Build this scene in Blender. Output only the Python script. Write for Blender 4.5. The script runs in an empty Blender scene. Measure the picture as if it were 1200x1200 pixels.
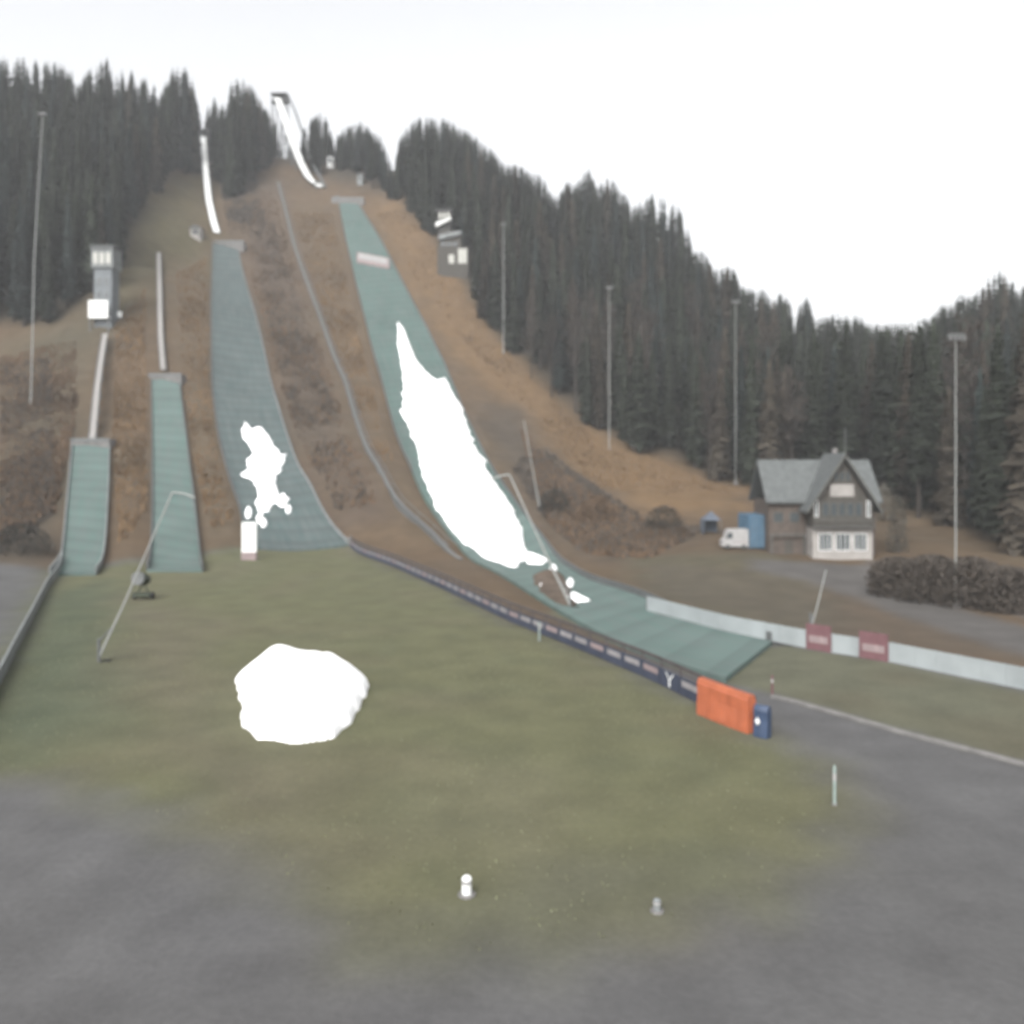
import bpy, math, random
import numpy as np
from math import radians, sin, cos, pi
from mathutils import Vector
random.seed(7); rng = np.random.default_rng(11)
S = bpy.context.scene
COL = S.collection
CAMH = 14.0; F = 1000.0; HZ = 540.0

# ------------------------------------------------------------------ terrain
def at(px, py, Y):
    return ((px-600)/F*Y, Y, CAMH+(HZ-py)/F*Y)
CT = []
for a in [
 # small jump on the left and the slope above it
 (95,670,108),(105,600,130),(105,520,160),(112,380,212),(0,392,212),(60,386,212),(-150,400,210),(-150,600,125),(0,610,122),(0,500,165),
 (130,335,228),(168,260,275),(197,205,320),(-150,165,330),(0,165,330),(80,168,330),(150,172,335),
 # second jump
 (205,665,112),(200,560,150),(193,440,195),(187,300,268),(160,450,190),
 # third jump
 (350,637,135),(320,560,160),(290,450,205),(262,283,290),(240,198,360),(230,230,325),(300,350,255),
 # gully and stair
 (325,215,345),(345,290,298),(375,370,250),(405,450,205),(440,545,158),(300,190,375),(330,185,400),(350,450,205),(380,560,155),
 # large hill
 (405,238,330),(425,300,292),(440,350,265),(475,450,210),(530,550,165),(560,600,143),(372,222,345),(400,215,355),
 # slope right of the large hill
 (450,240,335),(500,300,300),(470,222,345),(560,400,250),(600,470,215),(620,560,165),(660,620,135),(700,520,200),(640,465,225),(760,560,170),(860,580,150),(740,650,118),
 (600,265,330),(550,215,345),(500,215,345),(650,285,330),(700,290,330),(760,315,325),(800,335,322),(850,385,330),(900,418,335),(950,440,375),(1000,455,400),(1050,455,400),
 # house terrace and right valley
 (985,655,110),(900,648,108),(900,585,160),(800,640,118),(860,650,105),(1040,655,108),(1100,655,105),(1190,648,110),(1120,622,130),(1300,650,110),(1030,575,160),
 (1000,510,230),(1100,520,210),(1150,430,270),(1200,420,270),(1300,390,270),(1500,380,270),(1100,445,300),
 (1060,392,900),(960,405,900),(1200,390,900),(1600,385,700),
 ]: CT.append(at(*a))
for X in range(-90, 100, 22):
    for Y in (-60,-20,20,45,70,90):
        if Y == 90 and X > 30: continue
        CT.append((X,Y,0))
for X,Y in ((-300,20),(300,20),(-300,-60),(300,-60),(-180,60),(180,60)): CT.append((X,Y,0))
for X,Y,Z in ((-420,340,140),(-300,480,150),(-150,480,150),(-50,500,140),(60,480,110),(-400,900,150),(0,900,120),(200,900,120),(900,900,170),(500,300,80),(700,500,120),(-500,120,30),(-700,600,150),(200,480,65)): CT.append((X,Y,Z))
C = np.array(CT, float)
P = C[:,:2]/100.0
def K(d2): return 0.5*d2*np.log(d2+1e-9)
n = len(P)
d2 = ((P[:,None]-P[None])**2).sum(-1)
A = np.zeros((n+3,n+3)); A[:n,:n] = K(d2)+np.eye(n)*0.004
A[:n,n]=1; A[:n,n+1:]=P; A[n,:n]=1; A[n+1:,:n]=P.T
W = np.linalg.solve(A, np.concatenate([C[:,2], np.zeros(3)]))
GX0,GY0,GS = -900,-100,2.5
gx = np.arange(GX0, 1101, GS); gy = np.arange(GY0, 1301, GS)
XX,YY = np.meshgrid(gx,gy)
Hh = W[n]+W[n+1]*XX/100+W[n+2]*YY/100
for i in range(n):
    Hh += W[i]*K((XX/100-P[i,0])**2+(YY/100-P[i,1])**2)
Hh = np.maximum(0, Hh-0.3)
Hh = np.minimum(Hh, 230)
rough = np.clip((YY-90)/60,0,1)*np.clip(Hh/6,0,1)
# light smoothing of the toe
for _ in range(2):
    Hs = Hh.copy(); Hs[1:-1,1:-1] = (Hh[1:-1,1:-1]*4+Hh[:-2,1:-1]+Hh[2:,1:-1]+Hh[1:-1,:-2]+Hh[1:-1,2:])/8; Hh = Hs
def h(x,y):
    x=np.asarray(x,float); y=np.asarray(y,float)
    fx=np.clip((x-GX0)/GS,0,len(gx)-1.001); fy=np.clip((y-GY0)/GS,0,len(gy)-1.001)
    i=fx.astype(int); j=fy.astype(int); a=fx-i; b=fy-j
    return Hh[j,i]*(1-a)*(1-b)+Hh[j,i+1]*a*(1-b)+Hh[j+1,i]*(1-a)*b+Hh[j+1,i+1]*a*b
YS = np.concatenate([np.arange(15,200,0.25), np.arange(200,500,0.5), np.arange(500,1200,2)])
def gp(px,py,up=0.0):
    """the ground point seen at that spot of the photograph"""
    xs=(px-600)/F*YS; rz=CAMH+(HZ-py)/F*YS
    k=np.nonzero(h(xs,YS)+up>=rz)[0]
    k=k[0] if len(k) else len(YS)-1
    Y=YS[k]
    return Vector(((px-600)/F*Y, Y, float(h((px-600)/F*Y,Y))))

# ------------------------------------------------------------------ materials
def lin(c): return tuple((v/255/12.92 if v/255<=0.04045 else ((v/255+0.055)/1.055)**2.4) for v in c)
def mat(name, col, rough=0.8, var=0.25, scale=3.0, spec=0.3, metal=0, rnd=0.0, bump=0.0, coord='Object', detail=6):
    if max(col)<.45: col=tuple(c_*.85 for c_ in col)
    m = bpy.data.materials.new(name); m.use_nodes=True
    nt=m.node_tree; N=nt.nodes; L=nt.links
    b=N['Principled BSDF']; b.inputs['Roughness'].default_value=rough; b.inputs['Metallic'].default_value=metal
    b.inputs['Specular IOR Level'].default_value=spec
    tc=N.new('ShaderNodeTexCoord'); nz=N.new('ShaderNodeTexNoise'); nz.inputs['Scale'].default_value=scale; nz.inputs['Detail'].default_value=detail
    L.new(tc.outputs[coord],nz.inputs['Vector'])
    mr=N.new('ShaderNodeMapRange'); mr.inputs[1].default_value=0.3; mr.inputs[2].default_value=0.7
    mr.inputs[3].default_value=1-var; mr.inputs[4].default_value=1+var
    L.new(nz.outputs['Fac'],mr.inputs[0])
    val=mr.outputs[0]
    if rnd:
        oi=N.new('ShaderNodeObjectInfo'); m2=N.new('ShaderNodeMapRange'); m2.inputs[3].default_value=1-rnd; m2.inputs[4].default_value=1+rnd
        L.new(oi.outputs['Random'],m2.inputs[0]); mu=N.new('ShaderNodeMath'); mu.operation='MULTIPLY'
        L.new(val,mu.inputs[0]); L.new(m2.outputs[0],mu.inputs[1]); val=mu.outputs[0]
    mx=N.new('ShaderNodeVectorMath'); mx.operation='SCALE'; mx.inputs[0].default_value=col[:3]
    L.new(val,mx.inputs['Scale']); L.new(mx.outputs[0],b.inputs['Base Color'])
    if bump:
        bp=N.new('ShaderNodeBump'); bp.inputs['Strength'].default_value=bump; bp.inputs['Distance'].default_value=0.1
        L.new(nz.outputs['Fac'],bp.inputs['Height']); L.new(bp.outputs[0],b.inputs['Normal'])
    return m
M={}
M['needle']=mat('needle',(0.026,0.031,0.023),.9,.45,.35,.1,rnd=.35)
M['needle_blue']=mat('needle_blue',(0.026,0.034,0.032),.9,.45,.35,.1,rnd=.3)
M['needle_brown']=mat('needle_brown',(0.048,0.041,0.032),.9,.45,.35,.1,rnd=.35)
M['bark']=mat('bark',(0.05,0.044,0.039),.95,.35,2,.1,rnd=.4)
M['twig']=mat('twig',(0.055,0.046,0.04),.95,.35,1,.1,rnd=.3)
M['snow']=mat('snow',(0.95,0.955,0.96),.6,.03,.6,.3,bump=.35)
M['white']=mat('white_paint',(0.60,0.61,0.60),.5,.08,1)
M['paletrack']=mat('pale_track',(0.26,0.25,0.24),.6,.1,1)
M['boardwhite']=mat('white_board',(0.26,0.285,0.29),.45,.12,.5)
M['paleboard']=mat('weathered_board',(0.17,0.183,0.183),.7,.25,.7)
M['steel']=mat('galvanised_steel',(0.13,0.137,0.137),.5,.15,2,metal=.3)
M['dullsteel']=mat('dull_steel',(0.10,0.105,0.105),.6,.2,2,metal=.2)
M['concrete']=mat('concrete',(0.15,0.145,0.14),.9,.25,1.2,bump=.2)
M['navy']=mat('navy_banner',(0.035,0.042,0.065),.6,.2,.8)
M['darkrail']=mat('dark_rail',(0.06,0.052,0.052),.7,.25,2)
M['pale_print']=mat('pale_print',(0.22,0.21,0.215),.6,.2,2)
M['pink_print']=mat('pink_print',(0.23,0.18,0.18),.6,.2,2)
M['orange']=mat('orange_cover',(0.33,0.095,0.045),.55,.15,1.4,bump=.3)
M['blue_pad']=mat('blue_cover',(0.035,0.055,0.10),.5,.15,2)
M['blue']=mat('blue_paint',(0.06,0.115,0.17),.5,.15,1)
M['slateblue']=mat('slate_blue_canvas',(0.08,0.095,0.12),.8,.25,1)
M['red']=mat('faded_red',(0.125,0.062,0.068),.6,.15,2)
M['darkwood']=mat('dark_timber',(0.055,0.05,0.043),.8,.3,2)
M['greywood']=mat('grey_timber',(0.08,0.08,0.074),.8,.25,2)
M['brownwood']=mat('brown_timber',(0.078,0.062,0.052),.8,.25,1.5)
M['roof']=mat('grey_roof',(0.085,0.092,0.092),.7,.2,1.5)
M['darkroof']=mat('dark_roof',(0.07,0.07,0.07),.7,.2,1.5)
M['glass']=mat('window_glass',(0.05,0.06,0.065),.12,.2,2,spec=.6)
M['brightglass']=mat('bright_window',(0.36,0.36,0.325),.3,.1,1,spec=.5)  # reflection on the panes painted in as a pale base colour
M['cream']=mat('cream_plaster',(0.27,0.255,0.24),.9,.12,1)
M['rubber']=mat('black_rubber',(0.02,0.02,0.02),.8,.1,3)
M['darkgreen']=mat('dark_green_paint',(0.035,0.045,0.03),.6,.2,2)
M['palegreen']=mat('pale_green_paint',(0.22,0.27,0.25),.6,.2,2)
M['dirt']=mat('dirt',(0.085,0.066,0.052),.95,.35,.7,.1,bump=.6)
M['lamp']=mat('lamp_lens',(0.12,0.12,0.12),.3,.05,2)
M['bush']=mat('bush_leaf',(0.036,0.033,0.028),.9,.4,.6,.1,rnd=.3)
M['softwhite']=mat('soft_white',(.30,.295,.29),.6,.12,1)
M['lancepipe']=mat('lance_pipe',(.26,.27,.26),.5,.1,2)
M['hedge']=mat('hedge_leaf',(0.070,0.060,0.051),.9,.35,.5,.1)
M['towergrey']=mat('grey_cladding',(.14,.155,.165),.7,.15,1)
M['palebush']=mat('pale_bush_leaf',(0.085,0.08,0.068),.9,.3,.6,.1,rnd=.3)
M['drygrass']=mat('dry_grass',(0.15,0.10,0.057),.9,.4,.05,.1)
M['scrub']=mat('scrub',(0.110,0.074,0.048),.9,.45,.05,.1)
def matting(name, col, dark):
    m=mat(name,col,.75,.16,.12,.25); nt=m.node_tree; N=nt.nodes; L=nt.links; b=N['Principled BSDF']
    uv=N.new('ShaderNodeUVMap'); sp=N.new('ShaderNodeSeparateXYZ'); L.new(uv.outputs[0],sp.inputs[0])
    wv=N.new('ShaderNodeMath'); wv.operation='MULTIPLY'; wv.inputs[1].default_value=1/4.5; L.new(sp.outputs['Y'],wv.inputs[0])
    fr=N.new('ShaderNodeMath'); fr.operation='FRACT'; L.new(wv.outputs[0],fr.inputs[0])
    mr=N.new('ShaderNodeMapRange'); mr.inputs[1].default_value=0; mr.inputs[2].default_value=.6; mr.inputs[3].default_value=dark; mr.inputs[4].default_value=0; L.new(fr.outputs[0],mr.inputs[0])
    nz=N.new('ShaderNodeTexNoise'); nz.inputs['Scale'].default_value=.9; mp=N.new('ShaderNodeMapping'); mp.inputs['Scale'].default_value=(1.3,.12,1)
    L.new(uv.outputs[0],mp.inputs[0]); L.new(mp.outputs[0],nz.inputs['Vector'])
    m2=N.new('ShaderNodeMapRange'); m2.inputs[1].default_value=.3; m2.inputs[2].default_value=.7; m2.inputs[3].default_value=0; m2.inputs[4].default_value=.5; L.new(nz.outputs['Fac'],m2.inputs[0])
    mx=N.new('ShaderNodeMix'); mx.data_type='RGBA'; src=b.inputs['Base Color'].links[0].from_socket
    L.new(src,mx.inputs[6]); mx.inputs[7].default_value=(.098,.106,.104,1); L.new(m2.outputs[0],mx.inputs[0])
    mx2=N.new('ShaderNodeMix'); mx2.data_type='RGBA'; L.new(mr.outputs[0],mx2.inputs[0]); L.new(mx.outputs[2],mx2.inputs[6]); mx2.inputs[7].default_value=(.035,.042,.042,1)
    L.new(mx2.outputs[2],b.inputs['Base Color']); return m
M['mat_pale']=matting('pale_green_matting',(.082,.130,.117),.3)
M['mat_grey']=matting('grey_green_matting',(.050,.074,.074),.55)
M['mat_teal']=matting('teal_matting',(.055,.100,.088),.3)

# ------------------------------------------------------------------ helpers
class MB:
    def __init__(s): s.v=[]; s.f=[]; s.m=[]; s.uv=None
    def quad(s,a,b,c,d,mi=0):
        k=len(s.v); s.v+= [tuple(a),tuple(b),tuple(c),tuple(d)]; s.f.append((k,k+1,k+2,k+3)); s.m.append(mi)
    def tri(s,a,b,c,mi=0):
        k=len(s.v); s.v+= [tuple(a),tuple(b),tuple(c)]; s.f.append((k,k+1,k+2)); s.m.append(mi)
    def box(s,x0,x1,y0,y1,z0,z1,mi=0):
        k=len(s.v); s.v+=[(x0,y0,z0),(x1,y0,z0),(x1,y1,z0),(x0,y1,z0),(x0,y0,z1),(x1,y0,z1),(x1,y1,z1),(x0,y1,z1)]
        for f in ((0,3,2,1),(4,5,6,7),(0,1,5,4),(1,2,6,5),(2,3,7,6),(3,0,4,7)): s.f.append(tuple(k+i for i in f)); s.m.append(mi)
    def prism(s,pts,ext,mi=0):
        """closed outline pts (3D, planar) pushed along ext"""
        k=len(s.v); m=len(pts); e=Vector(ext)
        s.v+=[tuple(p) for p in pts]+[tuple(Vector(p)+e) for p in pts]
        s.f.append(tuple(range(k,k+m))[::-1]); s.f.append(tuple(range(k+m,k+2*m))); s.m+=[mi,mi]
        for i in range(m):
            j=(i+1)%m; s.f.append((k+i,k+j,k+m+j,k+m+i)); s.m.append(mi)
    def tube(s,pts,r,seg=8,mi=0):
        pts=[Vector(p) for p in pts]; rs=r if isinstance(r,(list,tuple)) else [r]*len(pts)
        k=len(s.v)
        for i,p in enumerate(pts):
            d=(pts[min(i+1,len(pts)-1)]-pts[max(i-1,0)]).normalized()
            u=d.cross(Vector((0,1,0.01))).normalized()
            if u.length<.1: u=Vector((1,0,0))
            w=d.cross(u)
            for q in range(seg):
                t=2*pi*q/seg; s.v.append(tuple(p+(u*cos(t)+w*sin(t))*rs[i]))
        for i in range(len(pts)-1):
            for q in range(seg):
                a=k+i*seg+q; b=k+i*seg+(q+1)%seg; s.f.append((a,b,b+seg,a+seg)); s.m.append(mi)
        s.f.append(tuple(range(k,k+seg))[::-1]); s.f.append(tuple(range(k+(len(pts)-1)*seg,k+len(pts)*seg))); s.m+=[mi,mi]
    def beam(s,a,b,w,hh,mi=0):
        """upright rectangular bar from a to b"""
        a=Vector(a); b=Vector(b); d=(b-a); side=Vector((d.y,-d.x,0))
        side = side.normalized()*w/2 if side.length>1e-6 else Vector((w/2,0,0))
        up=Vector((0,0,hh)) if side.length and (abs(d.x)+abs(d.y))>1e-6 else Vector((0,hh,0))
        s.prism([a-side,a+side,a+side+up,a-side+up], d, mi)
def build(name, mb, mats, parent=None, world=True, smooth=False):
    me=bpy.data.meshes.new(name)
    v=np.array(mb.v,float).reshape(-1,3)
    if parent is not None and world:
        r=parent
        while r.parent: r=r.parent
        v=v-np.array(r.location)
    me.from_pydata(v.tolist(),[],mb.f)
    if not isinstance(mats,(list,tuple)): mats=[mats]
    for m in mats: me.materials.append(M[m] if isinstance(m,str) else m)
    if len(mats)>1: me.polygons.foreach_set('material_index',mb.m)
    if mb.uv is not None:
        u=me.uv_layers.new(name='UVMap'); li=np.empty(len(me.loops),int); me.loops.foreach_get('vertex_index',li)
        u.data.foreach_set('uv',np.array(mb.uv,float)[li].ravel())
    if smooth: me.polygons.foreach_set('use_smooth',[True]*len(me.polygons))
    me.validate(); me.update()
    o=bpy.data.objects.new(name,me); COL.objects.link(o)
    if parent is not None: o.parent=parent
    return o
def tag(o,label=None,cat=None,group=None,kind=None):
    if label: o['label']=label
    if cat: o['category']=cat
    if group: o['group']=group
    if kind: o['kind']=kind
    return o
def thing(name,label,cat,loc=(0,0,0),rz=0,group=None):
    o=bpy.data.objects.new(name,None); COL.objects.link(o); o.location=loc; o.rotation_euler=(0,0,rz); o.empty_display_size=.5
    return tag(o,label,cat,group)
def part(name,mb,m,parent,label=None,**k):
    o=build(name,mb,m,parent,**k)
    if label: o['label']=label
    return o
def copy_tree(o,parent=None):
    c=o.copy(); COL.objects.link(c); c.parent=parent
    for ch in list(o.children): copy_tree(ch,c)
    return c
def resample(pts,n):
    p=np.array([tuple(q) for q in pts],float); d=np.r_[0,np.cumsum(np.linalg.norm(np.diff(p,axis=0),axis=1))]
    t=np.linspace(0,d[-1],n); return np.stack([np.interp(t,d,p[:,i]) for i in range(p.shape[1])],1), d[-1]
def smoothpts(p,k=2):
    for _ in range(k):
        q=p.copy(); q[1:-1]=(p[:-2]+2*p[1:-1]+p[2:])/4; p=q
    return p
def strip(Lp,Rp,nrow,ncol,off,skirt=1.0):
    """sheet between two edges lying on the ground, off above it, with side skirts"""
    L,l=resample(Lp,nrow); R,_=resample(Rp,nrow); L=smoothpts(L,3); R=smoothpts(R,3)
    mb=MB(); mb.uv=[]
    w=np.linalg.norm(L-R,axis=1).mean()
    for i in range(nrow):
        for j in range(ncol):
            t=j/(ncol-1); x,y=L[i,:2]*(1-t)+R[i,:2]*t
            hh_=float(h(x,y)); mb.v.append((x,y,hh_+off*min(1,max(.12,hh_/1.5)))); mb.uv.append((t*w,i/(nrow-1)*l))
    for i in range(nrow-1):
        for j in range(ncol-1):
            a=i*ncol+j; mb.f.append((a,a+1,a+1+ncol,a+ncol)); mb.m.append(0)
    def wall(idx):
        k=len(mb.v)
        for i in idx:
            x,y,z=mb.v[i]; mb.v.append((x,y,z-skirt-off)); mb.uv.append(mb.uv[i])
        for q in range(len(idx)-1): mb.f.append((idx[q],idx[q+1],k+q+1,k+q)); mb.m.append(0)
    wall([i*ncol for i in range(nrow)]); wall([i*ncol+ncol-1 for i in range(nrow)]); wall(list(range(ncol))); wall([(nrow-1)*ncol+j for j in range(ncol)])
    return mb,L,R
def edgeboard(E,off,hh,w,up=0):
    mb=MB()
    for i in range(len(E)-1):
        a=E[i]; b=E[i+1]
        za=float(h(a[0],a[1]))+off; zb=float(h(b[0],b[1]))+off
        mb.beam((a[0],a[1],za),(b[0],b[1],zb),w,hh)
    return mb
def insidepoly(x,y,poly):
    r=np.zeros(x.shape,bool); m=len(poly)
    for i in range(m):
        x0,y0=poly[i][:2]; x1,y1=poly[(i+1)%m][:2]
        c=((y0>y)!=(y1>y))&(x<(x1-x0)*(y-y0)/((y1-y0) if y1!=y0 else 1e-9)+x0); r^=c
    return r
def distpoly(x,y,poly,closed=True):
    d=np.full(x.shape,1e9); m=len(poly); nx=np.zeros(x.shape); ny=np.zeros(x.shape)
    for i in range(m if closed else m-1):
        a=np.array(poly[i][:2]); b=np.array(poly[(i+1)%m][:2]); e=b-a; L2=(e**2).sum()+1e-12
        t=np.clip(((x-a[0])*e[0]+(y-a[1])*e[1])/L2,0,1); qx=a[0]+t*e[0]; qy=a[1]+t*e[1]
        dd=np.hypot(x-qx,y-qy); k=dd<d; d=np.where(k,dd,d); nx=np.where(k,qx,nx); ny=np.where(k,qy,ny)
    return d,nx,ny
def vnoise(x,y,seed,sc):
    """smooth value noise"""
    r=np.random.default_rng(seed).random((64,64)); x=x/sc; y=y/sc
    i=np.floor(x).astype(int); j=np.floor(y).astype(int); a=x-i; b=y-j; a=a*a*(3-2*a); b=b*b*(3-2*b)
    g=lambda p,q:r[p%64,q%64]
    return g(i,j)*(1-a)*(1-b)+g(i+1,j)*a*(1-b)+g(i,j+1)*(1-a)*b+g(i+1,j+1)*a*b
def jagpoly(pts,amp,n):
    p,_=resample(list(pts)+[pts[0]],n+1); p=p[:-1]
    c=p.mean(0); d=p[:,:2]-c[:2]; d/=np.linalg.norm(d,axis=1)[:,None]+1e-9
    k=np.arange(n); lo_=np.convolve(np.tile(rng.normal(0,1,n),3),np.ones(5)/5**.5,'same')[n:2*n]; s=amp*(lo_*.6+rng.normal(0,.4,n)+np.maximum(0,rng.normal(0,1,n)-1.1)*1.2); p[:,:2]+=d*s[:,None]; return p
def blob(poly,res,off,hmax,soft,seed,lump=.25):
    """a mound lying on the ground inside an outline, thickness grows inwards"""
    p=np.array([tuple(q)[:2] for q in poly]); lo=p.min(0)-res; hi=p.max(0)+res
    ax=np.arange(lo[0],hi[0]+res,res); ay=np.arange(lo[1],hi[1]+res,res); X,Y=np.meshgrid(ax,ay)
    ins=insidepoly(X,Y,p); d,nx,ny=distpoly(X,Y,p)
    cc=(ins[:-1,:-1].astype(int)+ins[1:,:-1]+ins[:-1,1:]+ins[1:,1:])>=2
    Xm=np.where(ins,X,nx); Ym=np.where(ins,Y,ny); d=np.where(ins,d,0)
    t=np.clip(d/soft,0,1); prof=(1-(1-t)**2)**.72
    Z=h(Xm,Ym)+off*np.clip(h(Xm,Ym)/1.5,.05,1)*(d>0)+prof*hmax*(1+lump*(vnoise(X,Y,seed,soft*.7+.3)-.5)*2+lump*.5*(vnoise(X,Y,seed+1,soft*.25+.1)-.5))-(d<=0)*.15
    mb=MB(); idx=-np.ones(X.shape,int)
    js,is_=np.nonzero(cc)
    for j,i in zip(js,is_):
        q=[]
        for (a,b) in ((j,i),(j,i+1),(j+1,i+1),(j+1,i)):
            if idx[a,b]<0: idx[a,b]=len(mb.v); mb.v.append((Xm[a,b],Ym[a,b],Z[a,b]))
            q.append(int(idx[a,b]))
        mb.f.append(tuple(q)); mb.m.append(0)
    return mb

# ------------------------------------------------------------------ ground
JUMPS=[([(84,524),(80,570),(75,625),(72,655),(58,672)],[(128,524),(127,570),(124,625),(121,655),(112,672)]),
 ([(177,447),(178,520),(178,600),(177,640),(172,668)],[(210,447),(219,520),(229,600),(233,640),(237,668)]),
 ([(249,286),(247,360),(248,450),(255,510),(268,560),(284,606),(285,640)],[(278,290),(293,350),(311,420),(332,500),(350,550),(376,600),(408,638)]),
 ([(397,240),(412,310),(429,380),(445,440),(464,510),(490,572),(530,630),(580,668),(640,706),(700,742),(780,775),(850,795)],[(418,238),(446,282),(471,330),(500,385),(520,425),(561,520),(607,594),(640,636),(690,680),(750,697),(820,732),(905,752)])]
def axis(segs):
    o=[]
    for a,b,s in segs: o+=list(np.arange(a,b,s))
    return np.array(o+[segs[-1][1]])
ax=axis([(-800,-200,12),(-200,-65,1.6),(-65,65,.65),(65,230,1.6),(230,1000,12)])
ay=axis([(-80,18,6),(18,70,.5),(70,150,.9),(150,420,1.6),(420,1200,13)])
X,Y=np.meshgrid(ax,ay)
bumpy=np.clip(h(X,Y)/5,0,1)
Z=h(X,Y)+bumpy*((vnoise(X+2000,Y,3,9)-.5)*1.0+(vnoise(X+2000,Y,4,3.2)-.5)*.6)*np.clip(1-(Y-500)/300,0,1)
Z+= (1-bumpy)*(vnoise(X+2000,Y+100,5,6)-.5)*.015
def wp(pts): return [gp(a,b) for a,b in pts]
for Lp,Rp in JUMPS:
    pl=wp(Lp)+wp(Rp)[::-1]; ins_=insidepoly(X,Y,pl); d_,_,_=distpoly(X,Y,pl); k_=np.where(ins_,1,np.clip(1-d_/2.2,0,1))
    Z=Z*(1-k_)+(h(X,Y)-.35)*k_
def soft(poly,width,jit=0,seed=0):
    ins=insidepoly(X,Y,poly); d,_,_=distpoly(X,Y,poly); sd=np.where(ins,d,-d)
    if jit: sd=sd+(vnoise(X+2000,Y+200,seed,jit*2.2)-.5)*2*jit
    t=np.clip(sd/width*.5+.5,0,1); return t*t*(3-2*t)
base=np.zeros(X.shape+(3,)); base[:]=(.170,.118,.074)                     # slope scrub
def put(w,c):
    global base
    base=base*(1-w[...,None])+np.array(c)*w[...,None]
n1=vnoise(X+2000,Y,21,14); n2=vnoise(X+2000,Y,22,5); n3=vnoise(X+2000,Y,23,30)
put(np.clip(n1*1.6-.5,0,1)*.35,(.095,.085,.068)); put(np.clip(n2*2-1,0,1)*.35,(.17,.125,.085)); put(np.clip(n3*2-.9,0,1)*.4,(.12,.115,.075))
# gully left dark, tan slopes
put(soft(wp([(300,215),(320,215),(345,300),(380,390),(430,540),(470,600),(400,620),(350,540),(315,420),(285,290)]),8,3,31)*.75,(.125,.098,.08))
put(soft(wp([(335,240),(395,240),(420,350),(445,450),(480,560),(540,640),(500,640),(445,560),(400,450),(370,350)]),5,3,32)*.7,(.155,.115,.075))
put(soft(wp([(430,232),(470,238),(520,300),(560,360),(640,455),(700,505),(780,535),(860,570),(870,600),(760,600),(690,565),(620,490),(550,440),(500,370),(460,300)]),6,3,33),(.23,.150,.082))
put(soft(wp([(610,480),(680,560),(760,610),(840,620),(760,660),(680,650),(640,620),(600,560),(560,480)]),6,3,34)*.8,(.11,.092,.075))
put(soft(wp([(150,260),(200,200),(240,200),(245,280),(245,330),(200,300),(170,330),(135,370),(120,330)]),10,4,35)*.7,(.135,.125,.07))
put(soft(wp([(205,310),(245,290),(245,430),(262,560),(290,620),(240,640),(222,520),(212,430)]),5,2,36)*.7,(.175,.135,.09))
put(soft(wp([(0,400),(110,385),(100,500),(70,620),(0,650)]),8,4,37)*.6,(.115,.105,.075))
put(soft(wp([(0,600),(66,600),(60,655),(0,760)]),5,2,38)*.7,(.085,.078,.07))
# house terrace verge
put(soft(wp([(740,655),(900,650),(960,665),(1000,760),(900,745),(760,696)]),3,1.5,39)*.8,(.135,.125,.085))
put(soft(wp([(760,662),(1000,690),(1260,765),(1260,783),(1000,750),(760,694)]),2,1,40)*.5,(.13,.11,.09))
# lawn
lawnp=wp([(60,668),(130,662),(290,640),(400,636),(410,640),(520,690),(600,730),(670,757),(760,795),(825,828),(900,862),(960,895),(992,945),(965,1005),(860,1060),(720,1100),(560,1118),(430,1100),(330,1030),(180,950),(60,915),(-80,900),(-120,860),(-10,800),(30,735)])
flat=(h(X,Y)<=.6)&(Y<150)
asph=np.where(flat|((Y<60)),1.,0.)
asphc=np.array((.170,.168,.170))
gl=soft([(-300,-90),(300,-90),(300,40),(200,44)]+wp([(1400,850),(1200,785),(1042,757),(850,724),(758,702),(740,770),(670,758),(600,729),(520,690),(411,640),(290,640),(60,668)])+[Vector((-90,110,0)),Vector((-300,90,0))],1.5)
put(gl,asphc)
put(gl*np.clip(n2*1.5-.5,0,1)*.35,(.125,.122,.12)); put(gl*np.clip(n3*2-1,0,1)*.5,(.135,.135,.125))
put(gl*soft([Vector((25,15,0)),Vector((80,15,0)),Vector((80,45,0)),Vector((32,40,0))],8)*.7,(.105,.105,.105))
put(soft(lawnp,2.6,.8,41),(.178,.178,.100))
g2=soft(lawnp,4,1,41)
put(g2*np.clip(n2*1.8-.7,0,1)*.4,(.20,.178,.118)); put(g2*np.clip(vnoise(X+2000,Y,51,2.2)*2-1,0,1)*.35,(.15,.16,.098))
put(g2*soft(wp([(30,700),(130,680),(125,860),(30,890),(-60,870),(-20,780)]),4,1,42)*.8,(.112,.138,.09))
put(g2*soft(wp([(140,700),(230,720),(280,860),(420,1000),(300,1000),(170,880)]),5,2,43)*.6,(.185,.160,.12))
put(g2*soft(wp([(530,900),(650,900),(690,1000),(600,1040),(540,980)]),4,1.5,44)*.5,(.225,.21,.14))
put(g2*soft(wp([(820,980),(940,1000),(900,1060),(500,1118),(400,1075),(520,1060)]),3,2,45)*.55,(.145,.145,.115))
# grass right of the outrun
lawn2=wp([(700,700),(758,716),(850,741),(945,761),(1042,777),(1200,812),(1500,865),(1500,985),(1200,893),(1060,858),(930,820),(850,800),(700,745),(640,715)])
put(soft(lawn2,.8,.3,46),(.17,.17,.118))
g3=soft(lawn2,1.,.3,46); put(g3*np.clip(n2*1.8-.7,0,1)*.5,(.155,.135,.09))
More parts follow.
